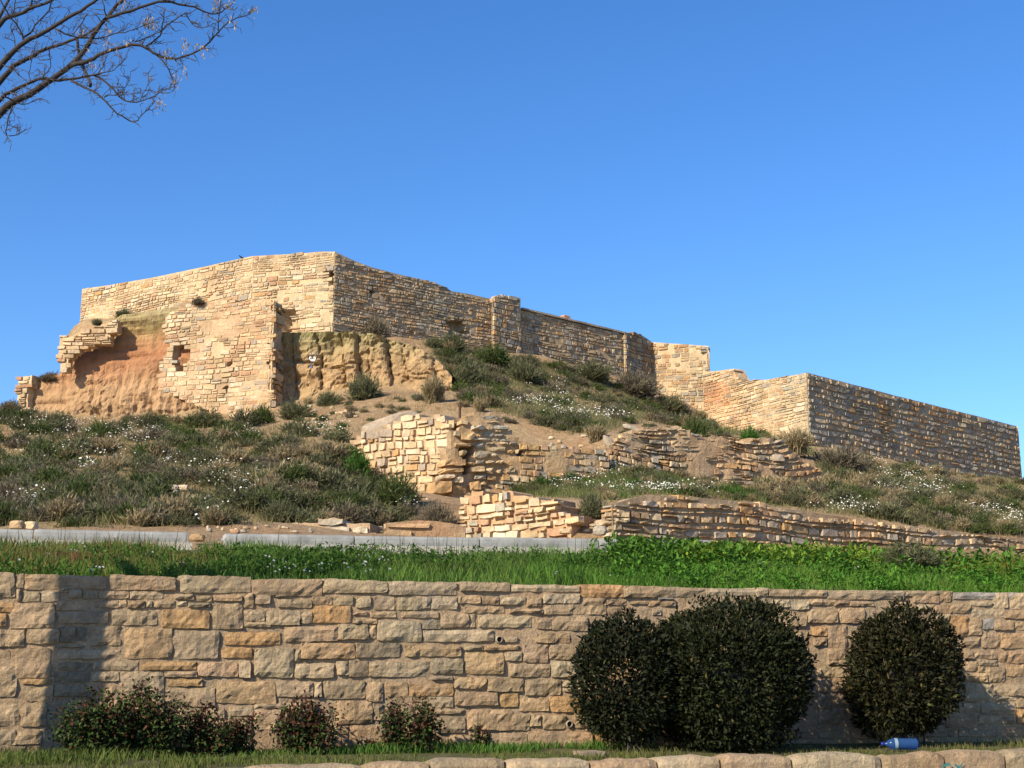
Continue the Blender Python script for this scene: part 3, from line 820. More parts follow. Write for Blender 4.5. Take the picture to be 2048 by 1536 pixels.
zC = plC5.sz(1418, 692)[1]; _e = plC5.w(plC5.sz(1418, 700)[0], 0, 0); plC6 = Line(_e, (_e[0] - .6, _e[1] + 5))
holesC = [[(893, 648), (905, 640), (925, 645), (938, 668), (900, 665)], [(706, 550), (716, 546), (720, 560), (710, 560)], [(735, 580), (744, 580), (744, 588), (735, 588)], [(750, 584), (757, 584), (757, 592), (750, 592)]]
seg_wall("curtain_wall", "long grey-brown curtain wall falling to the right from the fortress corner", "wall", [
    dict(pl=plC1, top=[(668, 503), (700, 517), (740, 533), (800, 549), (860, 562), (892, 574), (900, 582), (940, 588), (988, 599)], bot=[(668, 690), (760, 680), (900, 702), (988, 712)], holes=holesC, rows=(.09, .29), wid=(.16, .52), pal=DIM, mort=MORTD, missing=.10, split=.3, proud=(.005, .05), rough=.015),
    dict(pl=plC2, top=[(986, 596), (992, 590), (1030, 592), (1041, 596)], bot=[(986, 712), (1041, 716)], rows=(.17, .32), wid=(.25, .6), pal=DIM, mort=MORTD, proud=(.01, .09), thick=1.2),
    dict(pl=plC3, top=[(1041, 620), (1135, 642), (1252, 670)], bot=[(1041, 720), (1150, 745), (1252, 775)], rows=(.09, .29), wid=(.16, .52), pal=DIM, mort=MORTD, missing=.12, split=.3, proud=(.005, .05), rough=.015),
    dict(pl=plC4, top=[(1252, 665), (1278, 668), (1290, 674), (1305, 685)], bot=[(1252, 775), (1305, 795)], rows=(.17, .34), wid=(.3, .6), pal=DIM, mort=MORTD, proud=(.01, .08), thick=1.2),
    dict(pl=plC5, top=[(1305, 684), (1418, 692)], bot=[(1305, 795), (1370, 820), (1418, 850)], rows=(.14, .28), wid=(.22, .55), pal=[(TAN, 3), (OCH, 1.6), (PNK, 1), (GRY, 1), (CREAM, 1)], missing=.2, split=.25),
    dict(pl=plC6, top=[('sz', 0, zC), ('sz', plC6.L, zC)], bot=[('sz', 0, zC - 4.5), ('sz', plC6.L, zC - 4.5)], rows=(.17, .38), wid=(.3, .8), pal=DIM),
], P(1000, 700, 72.5))
# thin coping slabs on the curtain and a small brick stub
mb = MB()
cr = empty("coping_course", P(1140, 641, 75.6), "thin pale coping slabs laid along the middle of the curtain wall", "coping")
cs = [plC3.sz(1043, 620), plC3.sz(1135, 642), plC3.sz(1250, 669)]
L_ = cs[-1][0]; a = cs[0][0]; R = random.Random(3)
while a < L_:
    b = min(L_, a + R.uniform(.7, 1.2))
    z0 = float(np.interp(a, [c[0] for c in cs], [c[1] for c in cs])) + .03; z1 = float(np.interp(b - .02, [c[0] for c in cs], [c[1] for c in cs])) + .03
    m2 = MB(); V = []
    for (s_, z) in ((a, z0), (b - .02, z1)):
        for (nn, dz) in ((.10, 0), (.10, .10), (-.85, .10), (-.85, 0)):
            V.append(plC3.w(s_, z + dz + R.uniform(-.01, .01), nn))
    m2.add(V, [(0, 4, 5, 1), (1, 5, 6, 2), (2, 6, 7, 3), (3, 7, 4, 0), (0, 1, 2, 3), (7, 6, 5, 4)], jit(GRY, .1, R)); m2.build("slab", M['fort_stone'], cr)
    a = b
bs = empty("brick_stub", plC3.w(plC3.sz(1137, 641)[0], plC3.sz(1137, 641)[1], -.3), "small orange brick stub standing on the curtain wall coping", "brick pier")
s_, z = plC3.sz(1137, 640)
for k in range(3):
    for j in range(2):
        m2 = MB(); V = []
        a0 = s_ - .22 + j * .22 + (.03 if k % 2 else 0); z0 = z + .04 + k * .085
        for aa in (a0, a0 + .21):
            for (nn, dz) in ((-.10, 0), (-.10, .075), (-.5, .075), (-.5, 0)):
                V.append(plC3.w(aa, z0 + dz, nn))
        m2.add(V, [(0, 4, 5, 1), (1, 5, 6, 2), (2, 6, 7, 3), (3, 7, 4, 0), (0, 1, 2, 3), (7, 6, 5, 4)]); m2.build("brick", M['brick'], bs)

# the right bastion
zB = plB2.sz(2037, 853)[1]; _e = plB2.w(plB2.sz(2037, 860)[0], 0, 0); plB3 = Line(_e, (_e[0] - 3.0, _e[1] + 5.0))
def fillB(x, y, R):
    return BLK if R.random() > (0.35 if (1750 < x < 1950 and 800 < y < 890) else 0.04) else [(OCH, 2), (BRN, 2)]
def fillB1(x, y, R):
    if x < 1455 and 765 < y < 812: return [((0.52, 0.30, 0.165), 3), (PNK, 1)]
    return LIT
seg_wall("bastion", "sharp cornered bastion at the right with a bright left face and grey block courses", "bastion", [
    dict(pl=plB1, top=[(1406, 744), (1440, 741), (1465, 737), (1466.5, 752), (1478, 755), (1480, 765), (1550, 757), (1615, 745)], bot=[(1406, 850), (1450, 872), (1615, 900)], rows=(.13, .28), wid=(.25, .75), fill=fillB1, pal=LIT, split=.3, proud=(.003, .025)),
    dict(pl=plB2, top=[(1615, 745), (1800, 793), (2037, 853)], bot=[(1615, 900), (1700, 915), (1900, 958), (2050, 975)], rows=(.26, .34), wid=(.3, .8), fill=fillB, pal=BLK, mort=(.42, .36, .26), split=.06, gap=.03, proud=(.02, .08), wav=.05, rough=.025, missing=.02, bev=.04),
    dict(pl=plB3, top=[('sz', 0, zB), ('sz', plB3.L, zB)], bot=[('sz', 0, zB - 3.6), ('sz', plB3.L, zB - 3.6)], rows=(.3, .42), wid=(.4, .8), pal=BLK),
], P(1615, 880, 65.5))

# masonry skin of the lower bastion on the left, with its broken left edge
zL = plL.sz(545, 600)[1]; _e = plL.w(plL.sz(545, 720)[0], 0, 0); plLr = Line(_e, (_e[0] + .35, _e[1] + 3.2))
mL = [(345, 624), (372, 612), (392, 604), (470, 601), (500, 603), (547, 599), (541, 615), (549, 632), (538, 652), (545, 672), (535, 690), (543, 706), (533, 726), (545, 746), (536, 768), (545, 790), (537, 816), (545, 845), (470, 840), (400, 815), (375, 803), (352, 792), (330, 780), (318, 776), (322, 748), (322, 725), (335, 700), (340, 688), (326, 660), (330, 640)]
holesL = [[(350, 690), (362, 684), (376, 690), (378, 712), (365, 742), (349, 742)]] + [[(x - 2, y - 5), (x + 2, y - 5), (x + 2, y + 5), (x - 2, y + 5)] for x, y in ((450, 697), (460, 727), (497, 744), (450, 779), (404, 790), (400, 713))]
def amL(x, y, m):
    return m * (2.2 if (400 < x < 515 and 640 < y < 770) else 0.35)
seg_wall("lower_bastion", "tall sun-bleached masonry skin with slit holes below the fortress wall", "bastion", [
    dict(pl=plL, top=[(315, 598), (547, 598)], bot=[(315, 840), (547, 850)], mask=mL, holes=holesL, rows=(.15, .26), wid=(.24, .58), pal=[(CREAM, 4), (PALE, 1.4), (TAN, 2.5), (PNK, 1.2), (GRY, .8)], mort=(.56, .41, .255), missing=.26, amiss=amL, step=.16, thick=1.0, proud=(.003, .022)),
    dict(pl=plLr, top=[('sz', 0, zL), ('sz', 1.2, zL - .1), ('sz', 1.3, zL - 1.4), ('sz', plLr.L, zL - 1.5)], bot=[('sz', 0, zL - 5.4), ('sz', plLr.L, zL - 4.6)], rows=(.2, .36), wid=(.35, .7), pal=[(TAN, 3), (OCH, 1), (GRY, 1)], missing=.15, proud=(.02, .22), thick=.3),
], P(450, 830, 63.4))
# ragged toothing of stones up the lower bastion's right edge
# remnants on the far left
mD = [(118, 672), (126, 670), (130, 676), (150, 671), (160, 663), (190, 655), (212, 646), (233, 640), (236, 660), (218, 668), (216, 690), (200, 686), (180, 692), (160, 700), (150, 706), (146, 712), (138, 716), (136, 742), (119, 745)]
seg_wall("wall_remnant", "overhanging cream masonry remnant clinging to the left end of the red cliff", "ruined wall", [
    dict(pl=plD, top=[(112, 638), (240, 638)], bot=[(112, 748), (240, 748)], mask=mD, rows=(.12, .28), wid=(.2, .6), pal=LIT, step=.12, thick=.55, proud=(.01, .08)),
], P(130, 745, 64.6))
seg_wall("wall_stump", "small crumbling masonry stump at the far left edge of the hilltop", "ruined wall", [
    dict(pl=plE, top=[(33, 750), (68, 745)], bot=[(33, 835), (68, 835)], mask=[(37, 757), (48, 751), (62, 750), (61, 772), (54, 790), (56, 815), (66, 834), (37, 834)], rows=(.16, .28), wid=(.3, .6), pal=[(TAN, 2), (PNK, 2), (CREAM, 1)], step=.14, thick=1.0, proud=(.02, .1)),
], P(48, 820, 66.0))

# ------------------------------------------------------------------ cliffs
def cliff(name, pl, top, bot, disp, mat, step=0.14, ledge=2.5, lz=0.25):
    ts = [pl.sz(*p) for p in top]; bs = [pl.sz(*p) for p in bot]
    s0 = ts[0][0]; s1 = ts[-1][0]
    ns = int((s1 - s0) / step); nz = int(max(t[1] for t in ts) - min(b[1] for b in bs)) * int(1 / step)
    S = np.linspace(s0, s1, ns + 1)
    TZ = np.interp(S, [a for a, _ in ts], [z for _, z in ts]); BZ = np.interp(S, [a for a, _ in bs], [z for _, z in bs]) - 0.8
    V = []
    rows_ = nz + 1
    for j in range(rows_):
        u = j / nz
        Z = BZ + (TZ - BZ) * u
        Nn = disp(S, Z, u)
        for s_, z, nn in zip(S, Z, Nn): V.append(pl.w(s_, z, nn))
    for (dn, dz) in ((-0.25, 0.06), (-0.9, 0.12), (-ledge, lz)):
        Nn = disp(S, TZ, 1.0)
        for s_, z, nn in zip(S, TZ, Nn):
            V.append(pl.w(s_, z + dz + 0.06 * float(fbm(s_ * 2, dn * 3, 4, 2)), nn * max(0, 1 + dn) + dn))
    rows_ += 3
    Fc = []
    for j in range(rows_ - 1):
        for i in range(ns):
            k = j * (ns + 1) + i
            Fc.append((k, k + 1, k + ns + 2, k + ns + 1))
    mb = MB(); mb.add(V, Fc)
    return tag(mb.build(name, mat), kind="structure")
zc = lambda py, Y: P(300, py, Y).z
M['red_cliff'] = cliff_mat("red_earth_cliff", [(0.0, (0.36, 0.235, 0.13)), (0.30, (0.375, 0.235, 0.125)), (0.46, (0.36, 0.195, 0.10)), (0.62, (0.33, 0.155, 0.075)), (0.78, (0.34, 0.195, 0.095)), (0.88, (0.34, 0.255, 0.115)), (1.0, (0.32, 0.265, 0.14))], zc(830, 64.5), zc(630, 64.5), 0.8)
M['sand_cliff'] = cliff_mat("yellow_sandstone_cliff", [(0.0, (0.36, 0.25, 0.13)), (0.3, (0.37, 0.245, 0.125)), (0.55, (0.36, 0.25, 0.13)), (0.8, (0.32, 0.25, 0.13)), (1.0, (0.25, 0.22, 0.105))], zc(795, 63.5), zc(668, 63.5), 0.6)
def disp_red(S, Z, u):
    run = np.abs(fbm(S * 1.1, Z * 0.16, 21, 4)) * 0.9
    lump = fbm(S * 0.7, Z * 0.9, 22, 5) * 0.45 + fbm(S * 2.6, Z * 2.2, 26, 4) * 0.20 + np.round(fbm(S * 1.3, Z * 1.9, 27, 3) * 3) * 0.07
    zz = (Z - zc(830, 64.5)) / (zc(630, 64.5) - zc(830, 64.5))
    low = np.clip((0.60 - zz) / 0.6, 0, 1)
    low = low * np.clip((S - 2.3) / 1.6, .1, 1)
    strata = fbm(S * 0.25, Z * 2.6, 29, 3) * 0.22
    return strata + 0.7 * low ** 0.8 + lump * (0.25 + 0.75 * low) - run * low * 1.3 + np.clip((zz - 0.82) * 6, 0, 1) * 0.35 - 0.1
cliff("red_earth_cliff", plRC, [(37, 765), (60, 756), (110, 748), (122, 744), (136, 712), (160, 696), (200, 676), (222, 648), (250, 632), (290, 628), (330, 622), (350, 618), (430, 640)], [(37, 845), (130, 845), (350, 850), (430, 850)], disp_red, M['red_cliff'], 0.10, 0.9, 0.05)
blk_r = random.Random(12)
edges_ = [0.0]
while edges_[-1] < 12: edges_.append(edges_[-1] + blk_r.uniform(0.55, 1.5))
offs_ = [blk_r.uniform(-0.24, 0.24) for _ in edges_]
def disp_sand(S, Z, u):
    sw = S + 0.22 * fbm(S * 0.9, Z * 0.8, 31, 3) + 0.10 * (Z - zc(795, 63.5))
    out = np.zeros(len(S))
    for k in range(len(S)):
        i = int(np.searchsorted(edges_, max(0.001, sw[k]))) - 1
        w0, w1 = edges_[i], edges_[i + 1]
        t = (sw[k] - w0) / (w1 - w0)
        e = min(t, 1 - t) * (w1 - w0)
        out[k] = offs_[i] + 0.16 * math.sqrt(max(0, 1 - (2 * t - 1) ** 2)) - 0.20 * max(0, 1 - e / 0.06)
    zz = (Z - zc(795, 63.5)) / (zc(668, 63.5) - zc(795, 63.5))
    out = out * np.clip(1.15 - 0.4 * zz, .3, 1.2)
    out += 0.22 * fbm(S * 1.9, Z * 2.6, 33, 5) + np.round(fbm(S * 0.9, Z * 1.6, 34, 3) * 3) * 0.10 + np.clip((zz - 0.8) * 5, 0, 1) * 0.28
    crack = np.exp(-((zz - 0.52 - 0.05 * np.sin(S * 1.7)) / 0.02) ** 2) * (np.sin(S * 0.9 - 0.6) > 0.1)
    return out - 0.30 * crack + 0.35 * np.clip(0.25 - zz, 0, 1)
cliff("sandstone_cliff", plSC, [(553, 668), (600, 668), (660, 667), (740, 671), (790, 682), (840, 697), (880, 725), (905, 755)], [(553, 815), (640, 803), (720, 780), (850, 792), (905, 800)], disp_sand, M['sand_cliff'], 0.08, 3.0, 0.25)

# ------------------------------------------------------------------ broken terrace walls on the slope
GPAL = [(PALE, 3), (CREAM, 4), (TAN, 1.5), (OCH, .5), (GRY, .6)]
IPAL = [(TAN, 3), (OCH, 1.3), (PNK, 1.2), (GRY, 1), (CREAM, 1)]
JPAL = [(TAN, 3), (GRY, 2), (BRN, 1.6), (CREAM, 1), (OCH, .6), (DGR, .6)]
zG = plG.sz(895, 840)[1]; _e = plG.w(plG.sz(895, 900)[0], 0, 0); plGr = Line(_e, (_e[0] + .75, _e[1] + 2.0))
mG = [(700, 884), (715, 872), (745, 862), (765, 853), (800, 838), (828, 833), (850, 832), (880, 829), (898, 843), (896, 880), (893, 915), (895, 935), (885, 948), (862, 952), (858, 992), (830, 985), (800, 968), (760, 945), (735, 925), (715, 905)]
seg_wall("terrace_wall", "pale cream block wall fragment left of the deep crack, middle of the slope", "ruined wall", [
    dict(pl=plG, top=[(695, 827), (900, 827)], bot=[(695, 995), (900, 995)], mask=mG, rows=(.15, .31), wid=(.22, .56), pal=GPAL, mort=MORTD, step=.14, thick=1.0, proud=(.02, .09), gap=.025, rough=.02, wav=.12, tilt=.12),
    dict(pl=plGr, top=[('sz', 0, zG), ('sz', 1.0, zG + .05), ('sz', plGr.L, zG - .3)], bot=[('sz', 0, zG - 1.9), ('sz', plGr.L, zG - 1.6)], rows=(.2, .36), wid=(.3, .6), pal=[(GRY, 2), (TAN, 2), (DGR, 1)], mort=MORTD, proud=(.03, .22), gap=.05, thick=.4),
], P(800, 970, 44.9), 'rubble_stone')
Z6 = """745,220,1005,290,g 690,300,795,375,g 805,300,1000,345,t 580,370,795,455,p 805,370,905,450,t 915,360,1150,435,g 915,440,1035,480,t 670,465,770,545,o 770,470,930,545,g 935,485,1060,550,g 605,560,885,605,p 890,550,1020,600,p 1025,565,1165,610,g 650,625,800,715,g 800,620,960,660,t 970,610,1145,670,t 1150,600,1290,665,g 840,670,1110,760,t 630,735,860,860,p 890,770,980,845,p 1120,710,1235,790,o 1240,710,1300,790,t 810,880,965,940,t 975,870,1080,940,t 1080,880,1240,965,o 560,970,790,1070,t 660,870,800,950,g 530,900,650,970,o 810,980,925,1090,t 970,1000,1050,1090,t 1100,990,1250,1080,t 640,1085,825,1170,g 830,1105,985,1190,o 560,1190,740,1335,o 740,1190,835,1255,t 175,860,505,980,l 180,985,480,1070,l 150,1085,330,1165,p 330,1120,460,1230,p 300,1240,525,1390,o 20,1180,290,1385,o 420,720,525,830,t 340,620,600,700,l 430,470,640,600,l"""
FT = dict(t=TAN, g=GRY, o=OCH, p=PALE, l=(0.55, .385, .20))
exs = []; avI = []
R = random.Random(17)
for tok in Z6.split():
    a = tok.split(','); x0, y0, x1, y1 = [float(k) * 240 / 1755 for k in a[:4]]
    x0 += 860; x1 += 860; y0 += 800; y1 += 800
    q = [plI.sz(x0, y1), plI.sz(x1, y1), plI.sz(x1, y0), plI.sz(x0, y0)]
    k = 0.06 * min(q[1][0] - q[0][0], q[3][1] - q[0][1])
    q = [(u + R.uniform(-k, k), v + R.uniform(-k, k)) for u, v in q]
    avI.append((q[0][0], q[1][0], q[0][1], q[3][1]))
    big = x0 < 940
    V, Fc = stone_piece(plI, q, R.uniform(.08, .26) if big else R.uniform(.03, .11), .4, .035, .02, R, 3, 2, .18, .03, 3.0)
    exs.append((2000, V, Fc, jit(FT[a[4]], .1, R)))
mI = [(900, 868), (925, 850), (935, 832), (960, 826), (1000, 828), (1012, 850), (1024, 862), (1040, 880), (1070, 892), (1120, 896), (1170, 899), (1216, 905), (1216, 950), (1130, 962), (1050, 975), (1000, 985), (960, 995), (905, 1000), (895, 960)]
holesI = [[(918, 897), (944, 897), (944, 910), (934, 918), (936, 945), (926, 945), (928, 915)], [(1035, 900), (1045, 902), (1042, 912), (1032, 912)]]
seg_wall("cracked_wall", "broken ochre wall split by a deep dark crack, middle of the slope", "ruined wall", [
    dict(pl=plI, top=[(895, 824), (1216, 824)], bot=[(895, 1002), (1216, 1002)], mask=mI, holes=holesI, avoid=avI, extra_stones=exs, rows=(.11, .24), wid=(.18, .5), pal=IPAL, mort=(.48, .335, .19), step=.13, thick=1.0, proud=(.02, .09), rough=.02, dn=.2),
], P(1000, 985, 44.0), 'rubble_stone')
mJ = [(1212, 900), (1225, 888), (1236, 880), (1252, 868), (1270, 862), (1300, 852), (1362, 855), (1375, 866), (1420, 876), (1470, 872), (1485, 888), (1500, 876), (1560, 880), (1590, 905), (1610, 925), (1645, 940), (1640, 962), (1590, 960), (1540, 972), (1480, 970), (1400, 960), (1330, 950), (1260, 935), (1215, 922)]
seg_wall("rubble_wall", "long tumbledown rubble wall under green shrubs below the bastion", "ruined wall", [
    dict(pl=plJ, top=[(1205, 846), (1650, 846)], bot=[(1205, 985), (1650, 985)], mask=mJ, rows=(.09, .24), wid=(.16, .5), pal=JPAL, mort=MORTD, step=.16, thick=1.2, proud=(.02, .11), gap=.03, rough=.025, wav=.2, tilt=.16, missing=.08, dn=.25),
], P(1420, 965, 49.6), 'rubble_stone')
mK = [(925, 993), (945, 986), (990, 988), (1020, 985), (1045, 990), (1080, 998), (1110, 1004), (1118, 1020), (1140, 1030), (1152, 1042), (1138, 1060), (1150, 1090), (925, 1090)]
seg_wall("lower_terrace_wall", "bright pale fragment of terrace wall just above the concrete kerb", "ruined wall", [
    dict(pl=plK, top=[(920, 983), (1165, 983)], bot=[(920, 1092), (1165, 1092)], mask=mK, rows=(.11, .26), wid=(.18, .48), pal=GPAL + [(PNK, 1.2)], mort=(.50, .36, .22), step=.12, thick=1.0, proud=(.02, .12), rough=.02, tilt=.12, missing=.02),
], P(1030, 1080, 35.1), 'rubble_stone')
zM = plM.sz(1226, 1012)[1]; _e = plM.w(plM.sz(1224, 1040)[0], 0, 0); plMl = Line((_e[0] - .5, _e[1] + 1.8), _e)
seg_wall("long_terrace_wall", "long coursed tan terrace wall sinking into the slope towards the right", "wall", [
    dict(pl=plMl, top=[('sz', 0, zM - .55), ('sz', 1.0, zM - .2), ('sz', plMl.L, zM)], bot=[('sz', 0, zM - 1.2), ('sz', plMl.L, zM - 1.2)], rows=(.14, .24), wid=(.3, .6), pal=GPAL, mort=MORTD, proud=(.03, .2), tilt=.2, rough=.03),
    dict(pl=plM, top=[(1225, 1010), (1250, 1000), (1290, 992), (1370, 992), (1440, 999), (1500, 1003), (1560, 1016), (1640, 1027), (1700, 1036), (1800, 1051), (1900, 1063), (2048, 1078)], bot=[(1225, 1095), (1600, 1098), (2048, 1100)], rows=(.10, .24), wid=(.18, .52), pal=[(TAN, 4), (GRY, 1.5), (OCH, 1), (BRN, 1), (CREAM, 1)], mort=MORTD, proud=(.02, .12), rough=.02, gap=.03, split=.25, wav=.08),
], P(1500, 1090, 37), 'rubble_stone')
seg_wall("rubble_footing", "low broken rubble footing behind the concrete kerb, left of the pale fragment", "ruined wall", [
    dict(pl=plN, top=[(555, 1036), (775, 1036)], bot=[(555, 1095), (775, 1095)], mask=[(560, 1062), (575, 1050), (610, 1046), (640, 1040), (680, 1040), (705, 1048), (720, 1044), (742, 1044), (744, 1092), (560, 1092)], rows=(.16, .26), wid=(.3, .55), pal=[(GRY, 2), (TAN, 3), (PALE, 1)], step=.1, thick=.8, proud=(.03, .16), tilt=.25, rough=.03, missing=.2, dn=.15, mort=(.42, .30, .19)),
    dict(pl=plN2, top=[(772, 1046), (830, 1040), (880, 1042), (932, 1052)], bot=[(772, 1095), (932, 1095)], rows=(.2, .34), wid=(.35, .8), pal=[(PNK, 2), (TAN, 2), (OCH, .6)], mort=(.47, .33, .20), thick=.7, proud=(.0, .06), missing=.3),
], P(740, 1085, 29.4), 'rubble_stone')

# ------------------------------------------------------------------ plants: shared builders
def ribbons(base, tip, width, tone, mid=None, rs=rng):
    """long thin triangles from base to tip (n,3) -> V, T, tone; with a bend when mid is given"""
    n = len(base)
    d = tip - base
    side = np.cross(d, rs.normal(size=(n, 3)))
    side /= np.linalg.norm(side, axis=1, keepdims=True) + 1e-9
    w = width[:, None] * side * 0.5
    if mid is None:
        V = np.concatenate([base - w, base + w, tip], 0)
        T = np.stack([np.arange(n), np.arange(n) + n, np.arange(n) + 2 * n], 1)
        return V, T, tone
    V = np.concatenate([base - w, base + w, mid - w * .8, mid + w * .8, tip], 0)
    a = np.arange(n)
    T = np.concatenate([np.stack([a, a + n, a + 3 * n], 1), np.stack([a, a + 3 * n, a + 2 * n], 1), np.stack([a + 2 * n, a + 3 * n, a + 4 * n], 1)], 0)
    return V, T, np.concatenate([tone] * 3, 0)
def leaves(c, axis, nrm, length, width, tone, fold=0.25):
    """folded leaf of 4 triangles-ish (two quads as 4 tris): base, two edges, tip, mid rib"""
    axis = axis / (np.linalg.norm(axis, axis=1, keepdims=True) + 1e-9)
    sd = np.cross(axis, nrm); sd /= np.linalg.norm(sd, axis=1, keepdims=True) + 1e-9
    up = np.cross(sd, axis)
    L = length[:, None]; W = width[:, None]
    b = c; t = c + axis * L - up * L * 0.12
    m = c + axis * L * .45
    l = m - sd * W * .5 + up * W * fold; r = m + sd * W * .5 + up * W * fold
    n = len(c); a = np.arange(n)
    V = np.concatenate([b, l, r, t], 0)
    T = np.concatenate([np.stack([a, a + 3 * n, a + n], 1), np.stack([a, a + 2 * n, a + 3 * n], 1)], 0)
    return V, T, np.concatenate([tone, tone], 0)
class NB:
    def __init__(s): s.V = []; s.T = []; s.C = []; s.k = 0
    def add(s, V, T, C):
        s.V.append(V); s.T.append(T + s.k); s.C.append(C); s.k += len(V)
    def mesh(s, name, mat, smooth=False):
        return np_mesh(name, np.concatenate(s.V), np.concatenate(s.T), np.concatenate(s.C), mat, smooth)
def tones(n, a, b, var=0.25, rs=rng):
    a = np.array(a); b = np.array(b)
    t = rs.random((n, 1))
    return (a * (1 - t) + b * t) * (1 + rs.uniform(-var, var, (n, 1)))
def tube(mb, pts, rad, sides=6, tone=(1, 1, 1)):
    n = len(pts); V = []
    pts = [Vector(p) for p in pts]
    up = Vector((0.3, 0.9, 0.2))
    for i, p in enumerate(pts):
        d = (pts[min(i + 1, n - 1)] - pts[max(i - 1, 0)]).normalized()
        u = d.cross(up).normalized(); v = d.cross(u)
        for k in range(sides):
            a = 2 * math.pi * k / sides
            V.append(p + (u * math.cos(a) + v * math.sin(a)) * rad[i])
    Fc = []
    for i in range(n - 1):
        for k in range(sides):
            Fc.append((i * sides + k, i * sides + (k + 1) % sides, (i + 1) * sides + (k + 1) % sides, (i + 1) * sides + k))
    Fc.append(tuple(range(sides))[::-1]); Fc.append(tuple(range((n - 1) * sides, n * sides)))
    mb.add(V, Fc, tone)

# ------------------------------------------------------------------ scrub on the hill
SCRUB = dict(
    dry=((0.20, 0.165, 0.115), (0.13, 0.115, 0.075)),
    grey=((0.155, 0.155, 0.085), (0.09, 0.10, 0.045)),
    green=((0.085, 0.115, 0.035), (0.055, 0.08, 0.022)),
    vivid=((0.06, 0.14, 0.022), (0.04, 0.10, 0.015)),
    straw=((0.33, 0.265, 0.15), (0.22, 0.18, 0.10)))
def shrub_np(kind, seed, n=420, k=7, fat=1.0):
    """one unit shrub (radius ~1, height ~1) as V, T, tone"""
    rs = np.random.default_rng(seed)
    ca, cb = SCRUB[kind]
    nb = NB()
    # uneven crown: a few lobes
    lob = rs.normal(size=(7, 3)); lob[:, 2] = np.abs(lob[:, 2]) + .25; lob /= np.linalg.norm(lob, axis=1, keepdims=True)
    lr = rs.uniform(.72, 1.12, 7)
    d = rs.normal(size=(n, 3)); d[:, 2] = np.abs(d[:, 2]) * 1.0 + .12; d /= np.linalg.norm(d, axis=1, keepdims=True)
    near = np.argmax(d @ lob.T, axis=1)
    rr = lr[near] * rs.uniform(.72, 1.06, n)
    if kind in ('straw',): d[:, 2] += .6; d /= np.linalg.norm(d, axis=1, keepdims=True)
    tip = d * rr[:, None] * np.array([1, 1, .92])
    base = np.stack([rs.normal(0, .16, n), rs.normal(0, .16, n), np.zeros(n) - .05], 1)
    mid = base * .45 + tip * .55 + np.array([0, 0, .06])
    tn = tones(n, ca, cb, .3, rs)
    nb.add(*ribbons(base, tip, np.full(n, .030 * fat), tn * .8, mid, rs))
    # sprigs clothe the outer half of every twig
    f = rs.uniform(.4, 1.0, (n, k))
    st = base[:, None, :] * (1 - f[..., None]) + tip[:, None, :] * f[..., None]
    st = st.reshape(-1, 3)
    dd = np.repeat(d, k, 0) + rs.normal(0, .55, (n * k, 3)); dd[:, 2] += .35
    dd /= np.linalg.norm(dd, axis=1, keepdims=True)
    ln = rs.uniform(.08, .22, n * k)
    tn2 = np.repeat(tn, k, 0) * rs.uniform(.75, 1.3, (n * k, 1))
    nb.add(*ribbons(st, st + dd * ln[:, None], rs.uniform(.022, .042, n * k) * fat, tn2, None, rs))
    return np.concatenate(nb.V), np.concatenate(nb.T), np.concatenate(nb.C)
SHR = {k: [shrub_np(k, 100 + i * 7 + len(k)) for i in range(3)] for k in SCRUB}
SHL = {k: [shrub_np(k, 300 + i * 7 + len(k), 150, 6, 1.45) for i in range(4)] for k in SCRUB}     # lighter ones for the scrub masses
SHM = {k: [np_mesh(k + "_shrub", *SHR[k][i], M['plant']) for i in range(3)] for k in SCRUB}
def put_shrub(name, px, py, wpx, hpx, kind, label, cat="shrub", Y=None, group=None):
    p = P(px, py, Y) if Y else hit(px, py)
    if p is None: return
    sc = p.y / F
    o = bpy.data.objects.new(name, SHM[kind][rnd.randrange(3)])
    o.location = p - Vector((0, 0, .05))
    o.scale = (wpx * sc * .55, wpx * sc * .55, hpx * sc * 1.05)
    o.rotation_euler = (0, 0, rnd.uniform(0, 6.28))
    col.objects.link(o)
    return tag(o, label, cat, group)
